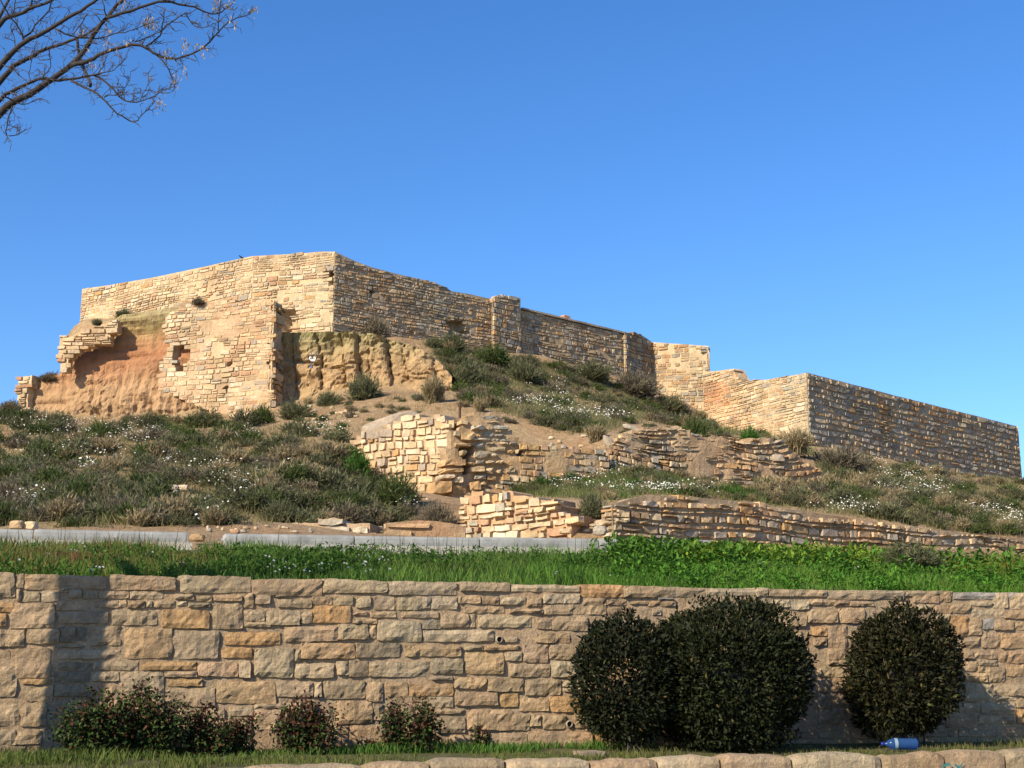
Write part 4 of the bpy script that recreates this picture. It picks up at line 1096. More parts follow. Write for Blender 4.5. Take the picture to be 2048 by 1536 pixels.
for a in [
 ("shrub", 725, 800, 82, 62, 'grey', "dark rounded shrub at the foot of the yellow sandstone cliff"),
 ("dry_shrub", 866, 806, 74, 64, 'straw', "pale dry grassy shrub on bare earth above the cream block fragment"),
 ("dry_shrub", 750, 678, 58, 50, 'dry', "dry brown shrub growing against the curtain wall near the fortress corner"),
 ("dry_shrub", 197, 824, 62, 36, 'dry', "dry brown shrub at the foot of the red earth cliff"),
 ("shrub", 655, 812, 62, 36, 'grey', "low grey-green shrub left of the dark rounded shrub below the sandstone cliff"),
 ("shrub", 590, 838, 74, 48, 'grey', "grey-green shrub at the right foot of the slit-holed lower bastion"),
 ("shrub", 525, 846, 70, 42, 'green', "dull green shrub under the right edge of the slit-holed lower bastion"),
 ("shrub", 420, 852, 90, 40, 'grey', "broad grey shrub under the middle of the slit-holed lower bastion"),
 ("shrub", 300, 858, 70, 42, 'grey', "grey shrub below the red cliff, left of the lower bastion"),
 ("dry_shrub", 1180, 762, 110, 46, 'grey', "wide grey shrub along the foot of the curtain wall below the brick stub"),
 ("dry_shrub", 1268, 792, 110, 66, 'dry', "large brown shrub at the foot of the curtain wall beside the lit tower face"),
 ("shrub", 905, 700, 70, 40, 'grey', "grey-green shrub under the dark hole in the curtain wall"),
 ("shrub", 985, 730, 90, 58, 'green', "dark green shrub below the small turret of the curtain wall"),
 ("shrub", 935, 770, 84, 58, 'grey', "grey shrub on the right end of the sandstone cliff"),
 ("shrub", 1045, 765, 84, 52, 'grey', "grey-green shrub on the upper slope below the coping slabs"),
 ("shrub", 1388, 892, 80, 76, 'green', "tall green shrub growing over the top of the tumbledown rubble wall"),
 ("shrub", 1500, 902, 66, 52, 'vivid', "fresh green shrub on the rubble wall left of the bastion corner"),
 ("dry_shrub", 1592, 912, 104, 66, 'straw', "pale dry shrub in front of the bastion corner"),
 ("shrub", 1672, 940, 130, 66, 'dry', "big dark shrub right of the bastion corner under the block courses"),
 ("dry_shrub", 1182, 1035, 64, 58, 'grey', "round grey shrub in the gap between the two lower terrace walls"),
 ("dry_shrub", 1192, 884, 66, 44, 'straw', "dry grassy shrub on the earth above the right part of the cracked wall"),
 ("dry_shrub", 870, 1062, 100, 62, 'dry', "purple-brown dry shrub left of the pale fragment above the kerb"),
 ("shrub", 790, 1012, 110, 78, 'green', "bushy green shrub below the cream block fragment"),
 ("dry_shrub", 690, 1052, 110, 60, 'dry', "grey-brown dry shrub above the low rubble footing"),
 ("dry_shrub", 240, 1040, 110, 66, 'dry', "largest purple-brown dry shrub low on the left slope"),
 ("shrub", 1340, 826, 84, 40, 'grey', "low grey shrub below the lit tower face"),
 ("weed_clump", 712, 965, 70, 84, 'vivid', "bright green weed clump at the left foot of the cream block fragment"),
 ("weed_clump", 690, 925, 64, 46, 'vivid', "bright green weeds just left of the cream block fragment's upper end"),
 ("dry_shrub", 430, 1050, 90, 42, 'straw', "pale dry shrub above the gap in the concrete kerb"),
 ("shrub", 560, 1044, 90, 52, 'grey', "grey-green shrub at the left end of the low rubble footing"),
 ("dry_shrub", 960, 830, 40, 44, 'straw', "thin dry grass tuft on top of the cracked wall beside the rusty post"),
]:
    put_shrub(*a)
for a in [("wall_tuft", 247, 634, 46, 20, 'grey', "small grey tuft on the ledge under the sunlit fortress wall, nearest its left end", "tuft", 67.6),
          ("wall_tuft", 397, 607, 34, 16, 'dry', "small brown tuft on top of the slit-holed lower bastion", "tuft", 63.6),
          ("wall_tuft", 195, 648, 30, 14, 'grey', "tiny grey tuft above the overhanging masonry remnant", "tuft", 66.2),
          ("wall_tuft", 100, 762, 60, 26, 'dry', "dry brown tuft on the earth ledge between the stump and the remnant", "tuft", 66.2),
          ("wall_tuft", 20, 822, 60, 30, 'dry', "wispy dry tuft on the skyline left of the masonry stump", "tuft", 64.0)]:
    put_shrub(*a)

def rand_in(poly, n, rs):
    xs = [p[0] for p in poly]; ys = [p[1] for p in poly]
    out = []
    while len(out) < n:
        x = rs.uniform(min(xs), max(xs)); y = rs.uniform(min(ys), max(ys))
        if inpoly(x, y, poly): out.append((x, y))
    return out
LEFT = [(-260, 836), (60, 832), (300, 842), (480, 850), (640, 858), (690, 888), (720, 930), (800, 1000), (850, 1045), (760, 1052), (560, 1048), (300, 1056), (-260, 1052)]
UPPER = [(860, 690), (1000, 708), (1150, 742), (1300, 796), (1395, 830), (1440, 866), (1350, 850), (1250, 846), (1200, 868), (1120, 862), (1060, 842), (1000, 824), (940, 812), (930, 790), (880, 750)]
RIGHT = [(1650, 905), (1800, 935), (2300, 985), (2300, 1085), (1900, 1062), (1700, 1032), (1560, 1012), (1500, 985), (1640, 965)]
TERR = [(1010, 985), (1150, 955), (1260, 942), (1400, 965), (1500, 985), (1560, 1010), (1440, 994), (1290, 988), (1220, 1002), (1120, 996)]
def mass(name, label, poly, n, kinds, lo, hi, seed):
    rs = random.Random(seed)
    nb = NB()
    for x, y in sorted(rand_in(poly, n, rs), key=lambda t: t[1]):
        p = hit(x, y)
        if p is None: continue
        k = rs.choice(kinds)
        V, T, C = SHL[k][rs.randrange(4)]
        r = rs.uniform(lo, hi); a = rs.uniform(0, 6.28)
        ca, sa = math.cos(a), math.sin(a)
        h = r * rs.uniform(.7, 1.1)
        W = np.stack([(V[:, 0] * ca - V[:, 1] * sa) * r + p.x, (V[:, 0] * sa + V[:, 1] * ca) * r + p.y, V[:, 2] * h + p.z - .06], 1)
        nb.add(W, T, C * rs.uniform(.8, 1.25))
    o = link(name, nb.mesh(name, M['plant']))
    return tag(o, label, "scrub", kind="stuff")
mass("hillside_scrub", "dense grey-green and brown scrub covering the left slope", LEFT, 460, ['dry', 'dry', 'grey', 'grey', 'grey', 'green', 'green', 'straw'], .38, .85, 1)
mass("upper_scrub", "scattered grey-green scrub on the upper slope below the curtain wall", UPPER, 270, ['grey', 'grey', 'dry', 'green', 'straw'], .3, .75, 2)
mass("shoulder_scrub", "sparse low dry growth on the bare earth shoulder below the sandstone cliff", [(560, 812), (700, 790), (900, 790), (1000, 830), (1100, 865), (1180, 876), (1040, 850), (930, 826), (820, 828), (700, 868), (600, 852)], 46, ['straw', 'grey', 'dry', 'green'], .16, .42, 8)
mass("wall_weeds", "small weeds and dry tufts growing along the feet and tops of the ruined terrace walls", [(1215, 922), (1330, 948), (1480, 968), (1640, 962), (1640, 985), (1480, 985), (1330, 962), (1215, 940)], 30, ['straw', 'grey', 'green'], .18, .38, 9)
mass("wall_top_weeds", "small weeds hanging over the top edges of the ruined terrace walls", [(1230, 868), (1300, 846), (1420, 862), (1500, 860), (1590, 892), (1600, 912), (1500, 874), (1420, 876), (1300, 856), (1235, 880)], 30, ['straw', 'grey', 'green', 'dry'], .18, .4, 10)
mass("right_scrub", "dry straw and grey scrub covering the slope under the bastion", RIGHT, 330, ['straw', 'dry', 'grey', 'grey', 'straw', 'green'], .32, .8, 3)
mass("terrace_scrub", "low green and straw growth on the terrace between the ruined walls", TERR, 110, ['green', 'grey', 'straw', 'vivid'], .25, .5, 4)
# short dry grass between the shrubs
def short_grass(name, label, zones, seed):
    rs = np.random.default_rng(seed); rr = random.Random(seed)
    nb = NB()
    for poly, n, ca, cb, h in zones:
        B = []
        for x, y in rand_in(poly, n // 14, rr):
            p = hit(x, y)
            if p is None: continue
            for _ in range(14):
                xx = p.x + rr.gauss(0, .22); yy = p.y + rr.gauss(0, .30)
                B.append((xx, yy, float(hz(xx, yy)) - .02))
        B = np.array(B); m = len(B)
        d = rs.normal(0, .38, (m, 3)); d[:, 2] = 1
        tip = B + d * (h * rs.uniform(.5, 1.3, m))[:, None]
        nb.add(*ribbons(B, tip, rs.uniform(.012, .028, m), tones(m, ca, cb, .3, rs), None, rs))
    return tag(link(name, nb.mesh(name, M['plant'])), label, "grass", kind="stuff")
short_grass("hillside_grass", "short dry and green grass between the shrubs of the hillside", [
    (LEFT, 26000, (.12, .13, .045), (.22, .18, .09), .26), (UPPER, 30000, (.09, .12, .04), (.22, .19, .10), .24), (RIGHT, 26000, (.24, .20, .11), (.11, .13, .045), .28),
    (TERR, 18000, (.07, .12, .03), (.20, .18, .08), .22), ([(560, 800), (850, 780), (950, 790), (930, 830), (820, 830), (700, 870), (600, 850)], 1800, (.24, .20, .10), (.16, .15, .07), .18),
    ([(1400, 850), (1600, 880), (1650, 930), (1560, 880), (1420, 870)], 2600, (.07, .12, .03), (.18, .16, .07), .25)], 5)
# white flowers: each a little cup of petals on a stem
def flowers(name, label, spots, seed, size=(.016, .034), stem=.22, onbank=False):
    rs = random.Random(seed)
    nb = NB(); C = []
    for (cx_, cy_, rx, ry, n) in spots:
        for _ in range(n):
            x = rs.gauss(cx_, rx * .55); y = rs.gauss(cy_, ry * .55)
            p = hit(x, y)
            if p is None: continue
            C.append((p.x, p.y, p.z + stem * rs.uniform(.7, 1.9)))
    C = np.array(C); m = len(C); r2 = np.random.default_rng(seed)
    k = 5
    r = r2.uniform(*size, m)
    tilt = r2.normal(0, .5, (m, 2)); tilt[:, 1] -= .7
    nrm = np.stack([tilt[:, 0], tilt[:, 1], np.ones(m)], 1); nrm /= np.linalg.norm(nrm, axis=1, keepdims=True)
    u = np.cross(nrm, [[0.2, .1, 1.0]]); u /= np.linalg.norm(u, axis=1, keepdims=True); v = np.cross(nrm, u)
    V = [C - nrm * .012]
    for i in range(k):
        a = 2 * math.pi * i / k
        V.append(C + (u * math.cos(a) + v * math.sin(a)) * r[:, None])
    V = np.concatenate(V, 0); a = np.arange(m)
    T = np.concatenate([np.stack([a, a + m * (1 + i), a + m * (1 + (i + 1) % k)], 1) for i in range(k)], 0)
    nb.add(V, T, np.array([.72, .72, .66]) * r2.uniform(.75, 1.1, (len(T), 1)))
    B = C.copy(); B[:, 2] -= stem * 1.6
    nb.add(*ribbons(B, C - nrm * .01, np.full(m, .012), tones(m, (.07, .12, .03), (.10, .13, .04)), None))
    return tag(link(name, nb.mesh(name, M['petal'])), label, "flowers", kind="stuff")
flowers("white_flowers", "white wildflowers scattered through the scrub of the left slope", [(60, 850, 80, 20, 150), (190, 865, 110, 24, 150), (110, 900, 110, 25, 90), (280, 880, 60, 22, 90), (210, 910, 60, 18, 50), (172, 946, 24, 16, 50), (55, 1020, 28, 16, 45), (430, 945, 60, 14, 45), (460, 975, 50, 14, 70), (505, 992, 50, 12, 60), (560, 955, 60, 10, 25), (330, 930, 60, 16, 30), (640, 868, 44, 14, 110), (500, 875, 40, 10, 35), (400, 1040, 60, 12, 25), (815, 1026, 22, 8, 40)], 1)
flowers("white_flowers", "white wildflowers on the upper slope between curtain wall and ruined terraces", [(1060, 812, 50, 8, 90), (1120, 805, 60, 14, 90), (1150, 835, 50, 10, 120), (1210, 838, 50, 8, 110), (1100, 775, 50, 14, 60), (1400, 845, 60, 10, 30)], 2)
flowers("white_flowers", "white wildflowers on the terrace between the ruined walls", [(1220, 938, 60, 10, 170), (1120, 972, 60, 10, 150), (1250, 980, 80, 10, 150), (1340, 985, 80, 6, 170), (1180, 955, 60, 10, 90), (1420, 975, 50, 8, 50)], 3, stem=.14)
flowers("white_flowers", "white wildflowers on the straw-coloured slope below the bastion", [(1800, 965, 70, 18, 160), (1860, 990, 50, 14, 150), (1780, 985, 40, 10, 70), (1700, 1025, 50, 8, 100), (1760, 1035, 40, 6, 50), (1980, 1030, 60, 14, 120), (2030, 1050, 30, 10, 60), (1740, 930, 40, 10, 50)], 4)

# ------------------------------------------------------------------ bank above the retaining wall
def s_at(px, q, py=1115.0):
    """position along the wall seen at picture column px, at distance q behind the wall face"""
    u = (px - 1024.0) / F; v = (768.0 - py) / F
    dx, dy = u, CP - v * SP
    dn = dx * RW.N.x + dy * RW.N.y
    t = (RW.O.x * RW.N.x + RW.O.y * RW.N.y - q) / dn
    return (dx * t - RW.O.x) * RW.D.x + (dy * t - RW.O.y) * RW.D.y
def bank_veg(name, label, spec, seed, mat='plant'):
    """spec: list of (px0, px1, q0, q1, count, height, tone a, tone b, width)"""
    rs = np.random.default_rng(seed); nb = NB()
    for x0, x1, q0, q1, n, h, ca, cb, w in spec:
        q = rs.uniform(q0, q1, n); s_ = s_at(rs.uniform(x0, x1, n), q) + rs.normal(0, .3, n)
        dens = vnoise(s_ * 1.3, q * 1.3, seed) > .28
        s_ = s_[dens]; q = q[dens]; n = len(s_)
        if n == 0: continue
        B = np.stack([RW.O.x + RW.D.x * s_ - RW.N.x * q, RW.O.y + RW.D.y * s_ - RW.N.y * q, bank_z(q) - .02 if q0 >= 0 else BED_Z + q * 0 - .01], 1)
        hh = h * (.45 + .9 * vnoise(s_ * .9, q * .9, seed + 3)) * rs.uniform(.55, 1.25, n)
        if q0 >= 0: hh = hh * np.clip(q / 1.0, .28, 1)
        d = rs.normal(0, .30, (n, 3)); d[:, 2] = 1
        tip = B + d * hh[:, None]; tip[:, :2] += rs.normal(0, .12, (n, 2)) * hh[:, None]
        mid = B * .45 + tip * .55; mid[:, 2] += hh * .10
        nb.add(*ribbons(B, tip, w * rs.uniform(.6, 1.3, n), tones(n, ca, cb, .3, rs), mid, rs))
    return tag(link(name, nb.mesh(name, M[mat])), label, "grass", kind="stuff")
G1 = ((.065, .14, .020), (.12, .20, .035))
bank_veg("bank_grass", "rough green grass growing all along the bank above the retaining wall", [
    (-200, 2300, .15, 6.0, 30000, .20, *G1, .012), (-200, 900, .3, 5.5, 9000, .17, *G1, .013), (-200, 420, .8, 6.2, 3000, .26, (.13, .12, .04), (.19, .11, .04), .011), (-200, 1250, 2.6, 5.4, 5000, .22, (.08, .12, .03), (.12, .14, .05), .010),
    (1100, 2300, .6, 6.5, 17000, .27, (.055, .155, .016), (.12, .24, .03), .012), (1400, 2300, 1.0, 6.3, 4500, .25, (.15, .15, .05), (.10, .11, .04), .010), (70, 200, 2.4, 3.6, 900, .22, (.16, .05, .035), (.22, .09, .05), .011), (1850, 2300, 3.6, 6.5, 3500, .34, (.22, .19, .02), (.14, .15, .03), .012),
    (1500, 1800, 4.0, 6.2, 1600, .36, (.16, .21, .02), (.10, .19, .02), .014), (-200, 2300, .13, .5, 7000, .085, *G1, .010), (1240, 2400, 5.8, 9.0, 11000, .30, (.05, .11, .018), (.13, .16, .04), .013), (1500, 2400, 6.2, 9.0, 4500, .34, (.20, .17, .03), (.17, .14, .07), .012)], 21)
def broad_weeds(name, label, spec, seed):
    rs = np.random.default_rng(seed); nb = NB()
    for x0, x1, q0, q1, n, size, ca, cb in spec:
        q = rs.uniform(q0, q1, n); s_ = s_at(rs.uniform(x0, x1, n), q) + rs.normal(0, .25, n)
        k = 16
        sz = np.repeat(size * rs.uniform(.6, 1.3, n), k)
        C = np.stack([RW.O.x + RW.D.x * s_ - RW.N.x * q, RW.O.y + RW.D.y * s_ - RW.N.y * q, bank_z(q)], 1)
        C = np.repeat(C, k, 0); m = len(C)
        hgt = rs.uniform(0, 1, m)
        C[:, 2] += hgt * sz * 2.2; C[:, :2] += rs.normal(0, .35, (m, 2)) * sz[:, None]
        ax = rs.normal(0, .7, (m, 3)); ax[:, 2] = rs.uniform(.1, 1.0, m)
        nr = rs.normal(0, .35, (m, 3)); nr[:, 2] += 1
        nb.add(*leaves(C, ax, nr, sz * rs.uniform(.5, 1.1, m), sz * rs.uniform(.22, .42, m), tones(m, ca, cb, .3, rs)))
    return tag(link(name, nb.mesh(name, M['plant'])), label, "weeds", kind="stuff")
broad_weeds("broadleaf_weeds", "lush broad-leaved green weeds on the right half of the bank", [
    (1250, 2300, .8, 6.0, 1300, .085, (.05, .15, .016), (.11, .24, .03)), (1250, 2300, 2.5, 6.5, 260, .15, (.05, .14, .016), (.10, .20, .03)), (1380, 1850, 4.2, 6.6, 480, .13, (.09, .19, .02), (.19, .26, .03)), (1230, 1460, 4.6, 6.4, 240, .14, (.06, .15, .02), (.10, .19, .025)),
    (690, 1250, 3.0, 5.6, 420, .075, (.045, .11, .018), (.07, .14, .02)), (430, 700, 1.4, 4.6, 420, .08, (.045, .11, .016), (.075, .15, .025)), (-100, 430, .4, 4.0, 420, .07, (.05, .12, .018), (.08, .16, .03))], 23)
# dark tall grass heads standing up in front of the kerb on the left, and white bank flowers
rs = np.random.default_rng(31); nb = NB(); m = 130
s_ = rs.uniform(-2.5, 10.5, m); q = rs.uniform(4.8, 6.1, m)
B = np.stack([RW.O.x + RW.D.x * s_ - RW.N.x * q, RW.O.y + RW.D.y * s_ - RW.N.y * q, bank_z(q)], 1)
tip = B + np.stack([rs.normal(0, .03, m), rs.normal(0, .03, m), rs.uniform(.28, .5, m)], 1)
nb.add(*ribbons(B, tip, np.full(m, .014), tones(m, (.06, .075, .05), (.10, .11, .06), .2, rs), B * .5 + tip * .5, rs))
tag(link("tall_grass", nb.mesh("tall_grass", M['plant'])), "thin dark grass stalks standing in front of the left concrete kerb", "grass", kind="stuff")
def bank_flower(pts_, name, label, seed):
    rs = random.Random(seed); mb = MB()
    for (x, y) in pts_:
        for Yq in np.arange(.2, 6.4, .1):
            s_ = RW.sz(x, y)[0]
            # walk up the sight line until it meets the bank's plants
            d = ray(x, y); t0 = (Vector(RW.w(0, 0, -Yq)) - Vector((0, 0, EYE))).dot(RW.N) / Vector(d).dot(RW.N)
            p = Vector((0, 0, EYE)) + Vector(d) * t0
            if p.z - .14 <= float(bank_z(Yq)): break
        r = rs.uniform(.009, .017)
        for k in range(rs.choice((1, 2, 2, 3))):
            c = p + Vector((rs.uniform(-.05, .05), -.12 + rs.uniform(-.03, .03), rs.uniform(0, .05)))
            V = [c + Vector((0, .012, -.01))]
            for i in range(6):
                a = math.pi * i / 3
                V.append(c + Vector((math.cos(a) * r, -.008 * (i % 2), math.sin(a) * r * .8)))
            mb.add(V, [(0, 1 + i, 1 + (i + 1) % 6) for i in range(6)], (.80, .80, .76))
            tube(mb, [c, c + Vector((.01, .03, -.28))], [.004, .005], 4, (.07, .12, .03))
    return tag(mb.build(name, M['petal']), label, "flowers", kind="stuff")
bank_flower([(1262, 1108), (1272, 1107), (1300, 1098), (1396, 1111), (1520, 1131), (1710, 1139), (1115, 1150), (1212, 1155), (2043, 1147), (1880, 1103), (1900, 1108), (1915, 1112), (1600, 1090)] , "white_flowers", "sparse white flowers dotted over the right half of the grass bank", 5)
_r = random.Random(6)
bank_flower([(_r.uniform(520, 790), _r.uniform(1092, 1148)) for _ in range(44)] + [(_r.uniform(0, 420), _r.uniform(1090, 1150)) for _ in range(10)], "white_flowers", "small white flower heads on the left half of the grass bank", 7)
put_shrub("shrub", 1825, 1128, 150, 52, 'grey', "low dark grey shrub on the right of the grass bank", "shrub", 23.2)

# ------------------------------------------------------------------ concrete kerb along the top of the bank
def kerb(name, label, px0, px1, q, py_top):
    """round-topped precast kerb: two straight runs parallel to the retaining wall"""
    pl = Shift(RW, q)
    s0, z0 = pl.sz(px0, py_top[0]); s1, z1 = pl.sz(px1, py_top[1])
    root = empty(name, pl.w((s0 + s1) / 2, (z0 + z1) / 2 - .3, 0), label, "kerb")
    n_ = max(1, round((s1 - s0) / 2.0))
    R = random.Random(len(label))
    for k in range(n_):
        a = s0 + (s1 - s0) * k / n_ + .006; b = s0 + (s1 - s0) * (k + 1) / n_ - .014
        mb = MB(); V = []
        pr = [(.10, -.34), (.10, -.11), (.085, -.05), (.05, -.012), (0, 0), (-.05, -.012), (-.085, -.05), (-.10, -.11), (-.10, -.34)]
        dz = R.uniform(-.006, .006)
        for (s_, f) in ((a, .0), (a + .04, 1.0), (b - .04, 1.0), (b, .0)):
            z = z0 + (z1 - z0) * (s_ - s0) / (s1 - s0) + dz
            for nn, h in pr:
                e = (1 if f else .965) if not (k == 0 and s_ == a) else .72
                V.append(pl.w(s_, z + h * 1.0 - (1 - e) * .12, nn * e))
        m_ = len(pr); Fc = []
        for i in range(3):
            for j in range(m_ - 1):
                Fc.append((i * m_ + j, (i + 1) * m_ + j, (i + 1) * m_ + j + 1, i * m_ + j + 1))
        Fc.append(tuple(range(m_))[::-1]); Fc.append(tuple(range(3 * m_, 4 * m_)))
        mb.add(V, Fc); mb.build("kerb_unit", M['concrete'], root)
    mb = MB(); V = []
    for s_ in (s0 - .05, s1 + .05):
        z = z0 + (z1 - z0) * (s_ - s0) / (s1 - s0)
        for nn, h in ((.19, -.40), (.17, -.175), (-.15, -.17), (-.15, -.4)):
            V.append(pl.w(s_, z + h, nn))
    mb.add(V, [(0, 4, 5, 1), (1, 5, 6, 2), (2, 6, 7, 3), (0, 1, 2, 3), (7, 6, 5, 4)])
    mb.build("bedding", M['kerb_base'], root)
kerb("concrete_kerb", "grey round-topped concrete kerb at the left edge, ending at the gap", -260, 378, 6.5, (1052, 1065))
kerb("concrete_kerb", "longer grey concrete kerb starting right of the gap and vanishing behind weeds", 445, 1420, 6.5, (1067.5, 1081))

# ------------------------------------------------------------------ loose stones
def rock(name, px, py, wpx, hpx, Y, tone, label, cat="stone", flat=1.0, seed=1, mat='rubble_stone', tilt=0.0):
    p = P(px, py, Y) if Y else hit(px, py)
    R = random.Random(seed); sc = p.y / F
    import bmesh
    bm = bmesh.new(); bmesh.ops.create_icosphere(bm, subdivisions=2, radius=1.0)
    V = []
    for v in bm.verts:
        c = v.co.copy()
        c = Vector([math.copysign(abs(k) ** .62, k) for k in c])
        c *= 1 + .16 * mnoise.noise(c * 1.4 + Vector((seed * 3.1, 0, 0))) + .06 * mnoise.noise(c * 4 + Vector((seed, 2, 0)))
        x = c.x * wpx * sc * .5; y = c.y * wpx * sc * .42 * flat; z = c.z * hpx * sc * .5
        z += x * math.tan(tilt)
        V.append((x, y, z))
    Fc = [tuple(w.index for w in f.verts) for f in bm.faces]; bm.free()
    mb = MB(); mb.add(V, Fc, tone)
    o = mb.build(name, M[mat]); o.location = (p.x, p.y, p.z + hpx * sc * .42)
    return tag(o, label, cat)
rock("boulder", 33, 1059, 28, 20, 24.2, TAN, "squarish tan boulder behind the left kerb, the left one of two", seed=2)
rock("boulder", 61, 1060, 28, 19, 24.3, CREAM, "wedge-shaped pale boulder behind the left kerb, the right one of two", seed=3)
rock("boulder", 349, 994, 18, 26, None, GRY, "upright pale boulder among the scrub of the left slope", seed=4)
rock("boulder", 366, 984, 24, 14, None, PALE, "flat pale boulder leaning behind the upright one on the left slope", seed=5)
rock("boulder", 392, 1001, 20, 12, None, CREAM, "cream boulder right of the upright one on the left slope", seed=6)
rock("boulder", 180, 1046, 22, 34, 29.0, TAN, "tall tan boulder leaning in the brown scrub low on the left slope", seed=7)
rock("rock_slab", 778, 868, 120, 40, 47.2, GRY, "smooth grey rock slab lying over the cream block fragment", "rock", .5, seed=8, tilt=.30)
rock("boulder", 1262, 862, 34, 12, None, GRY, "flat grey slab perched on the left end of the tumbledown rubble wall", seed=9, tilt=-.3)
rock("boulder", 1217, 893, 22, 22, 46.3, GRY, "tilted grey block at the break between cracked wall and rubble wall", seed=10, tilt=-.5)
rock("boulder", 470, 1068, 20, 10, 25.6, PNK, "small pinkish stone just behind the long kerb's rounded end", seed=11)
rock("boulder", 395, 1082, 30, 16, 24.6, OCH, "ochre stone lying in the gap between the two kerbs", seed=12)
rock("boulder", 1555, 925, 30, 18, 49.0, GRY, "big grey boulder bulging from the right end of the rubble wall", seed=13)
rock("boulder", 1130, 1068, 26, 12, 33.4, CREAM, "cream block fallen at the right end of the pale fragment", seed=14)
rock("boulder", 1200, 1070, 28, 20, 33.0, GRY, "grey block in the gap between the lower terrace walls", seed=15)
_r = random.Random(44)
for (x0, x1, y0, y1, n_, where) in ((1140, 1215, 1040, 1078, 12, "in the gap between the two lower terrace walls"), (560, 780, 1058, 1068, 12, "at the foot of the low rubble footing"), (400, 560, 1050, 1066, 14, "on the earth behind the gap in the kerb"), (1220, 1300, 872, 905, 10, "on the left end of the tumbledown rubble wall"), (600, 720, 815, 850, 12, "on bare earth below the sandstone cliff"), (1100, 1200, 870, 900, 8, "on the earth above the cracked wall")):
    for _ in range(n_):
        x = _r.uniform(x0, x1); y = _r.uniform(y0, y1)
        o = rock("loose_stone", x, y, _r.uniform(5, 13), _r.uniform(4, 8), None, _r.choice([CREAM, TAN, GRY, PALE]), "small loose pale stone " + where, "stone", 1.0, _r.randrange(99))
        o["group"] = "loose stones " + where
# flat paving stone lying in the grass of the bed
s_, z = RW.sz(1178, 1503)
c = Shift(RW, -1.35); a, zz = c.sz(1178, 1503)
mb = MB(); V = []
for (nn, h) in ((.13, 0), (.13, .05), (-.13, .055), (-.13, 0)):
    for da in (-.13, .13): V.append(c.w(a + da + nn * .1, BED_Z + .0 + h, nn))
mb.add(V, [(0, 1, 3, 2), (2, 3, 5, 4), (4, 5, 7, 6), (0, 2, 4, 6), (1, 7, 5, 3)], (.36, .30, .22))
tag(mb.build("paving_stone", M['rubble_stone']), "flat grey paving stone lying in the grass in front of the bushes", "stone")

# rusty post above the crack
p = P(919, 832, 46.0)
mb = MB(); tube(mb, [p + Vector((0, 0, -.3)), p + Vector((.01, 0, .2)), p + Vector((0, 0, .45))], [.045, .045, .04], 6)
tag(mb.build("iron_post", M['rust']), "short rusty iron post standing above the crack", "post")
# a bird on the fortress wall
s_, z = plA1.sz(476, 518)
p = Vector(plA1.w(s_, z, -.3))
import bmesh
mb = MB(); V = []; Fc = []
prf = [(-.20, .02, .010), (-.10, .045, .022), (-.02, .075, .055), (.05, .11, .062), (.10, .15, .045), (.125, .185, .032), (.15, .20, .030), (.175, .195, .014), (.20, .185, .004)]
for (x, zz, r) in prf:
    for k in range(8):
        an = 2 * math.pi * k / 8
        V.append(p + Vector((-x, math.cos(an) * r, zz + .05 + math.sin(an) * r)))
for i in range(len(prf) - 1):
    for k in range(8): Fc.append((i * 8 + k, i * 8 + (k + 1) % 8, (i + 1) * 8 + (k + 1) % 8, (i + 1) * 8 + k))
mb.add(V, Fc)
tube(mb, [p + Vector((-.02, -.02, -.02)), p + Vector((-.02, -.02, .1))], [.006, .006], 4); tube(mb, [p + Vector((-.02, .02, -.02)), p + Vector((-.02, .02, .1))], [.006, .006], 4)
tag(mb.build("bird", M['black'], smooth=True), "small dark bird perched on top of the sunlit fortress wall", "bird")
# painted doodle on the sandstone cliff: white face with hair strokes over blue strokes
def doodle():
    pl = plSC
    def stroke(mb, pts_, w):
        P2 = [pl.sz(*p_) for p_ in pts_]
        for (a, b) in zip(P2[:-1], P2[1:]):
            dx, dz = b[0] - a[0], b[1] - a[1]; L = math.hypot(dx, dz) + 1e-6
            nx, nz = -dz / L * w, dx / L * w
            V = []
            for (u, v) in ((a[0] + nx, a[1] + nz), (a[0] - nx, a[1] - nz), (b[0] - nx, b[1] - nz), (b[0] + nx, b[1] + nz)):
                zz = np.array([v]); d_ = float(disp_sand(np.array([u]), zz, .5)[0])
                V.append(pl.w(u, v, d_ + .05))
            mb.add(V, [(0, 1, 2, 3)])
    f = lambda x, y: (580 + x * 180 / 1975, 660 + y * 140 / 1536)
    root = empty("wall_doodle", P(625, 730, 64.0), "small white and blue painted face doodle on the sandstone cliff", "graffiti")
    mb = MB()
    cir = [f(497 + 58 * math.cos(t), 625 + 58 * math.sin(t)) for t in np.linspace(0, 2 * math.pi, 15)]
    stroke(mb, cir, .022)
    for (xa, ya, xb, yb) in ((475, 555, 470, 530), (510, 555, 512, 525), (535, 560, 548, 520), (552, 572, 572, 535), (562, 590, 590, 562)):
        stroke(mb, [f(xa, ya), f(xb, yb)], .015)
    stroke(mb, [f(468, 640), f(490, 660), f(525, 640)], .015)
    for (xa, ya) in ((478, 608), (516, 608)): stroke(mb, [f(xa - 8, ya), f(xa + 8, ya)], .016)
    mb.build("white_strokes", M['white_paint'], root)
    mb = MB()
    stroke(mb, [f(470, 695), f(482, 740), f(480, 800), f(460, 840)], .02); stroke(mb, [f(505, 695), f(485, 740)], .02); stroke(mb, [f(480, 805), f(500, 850)], .02)
    stroke(mb, [f(430, 610), f(420, 660)], .02); stroke(mb, [f(568, 610), f(572, 655)], .02)
    mb.build("blue_strokes", M['blue_paint'], root)
doodle()
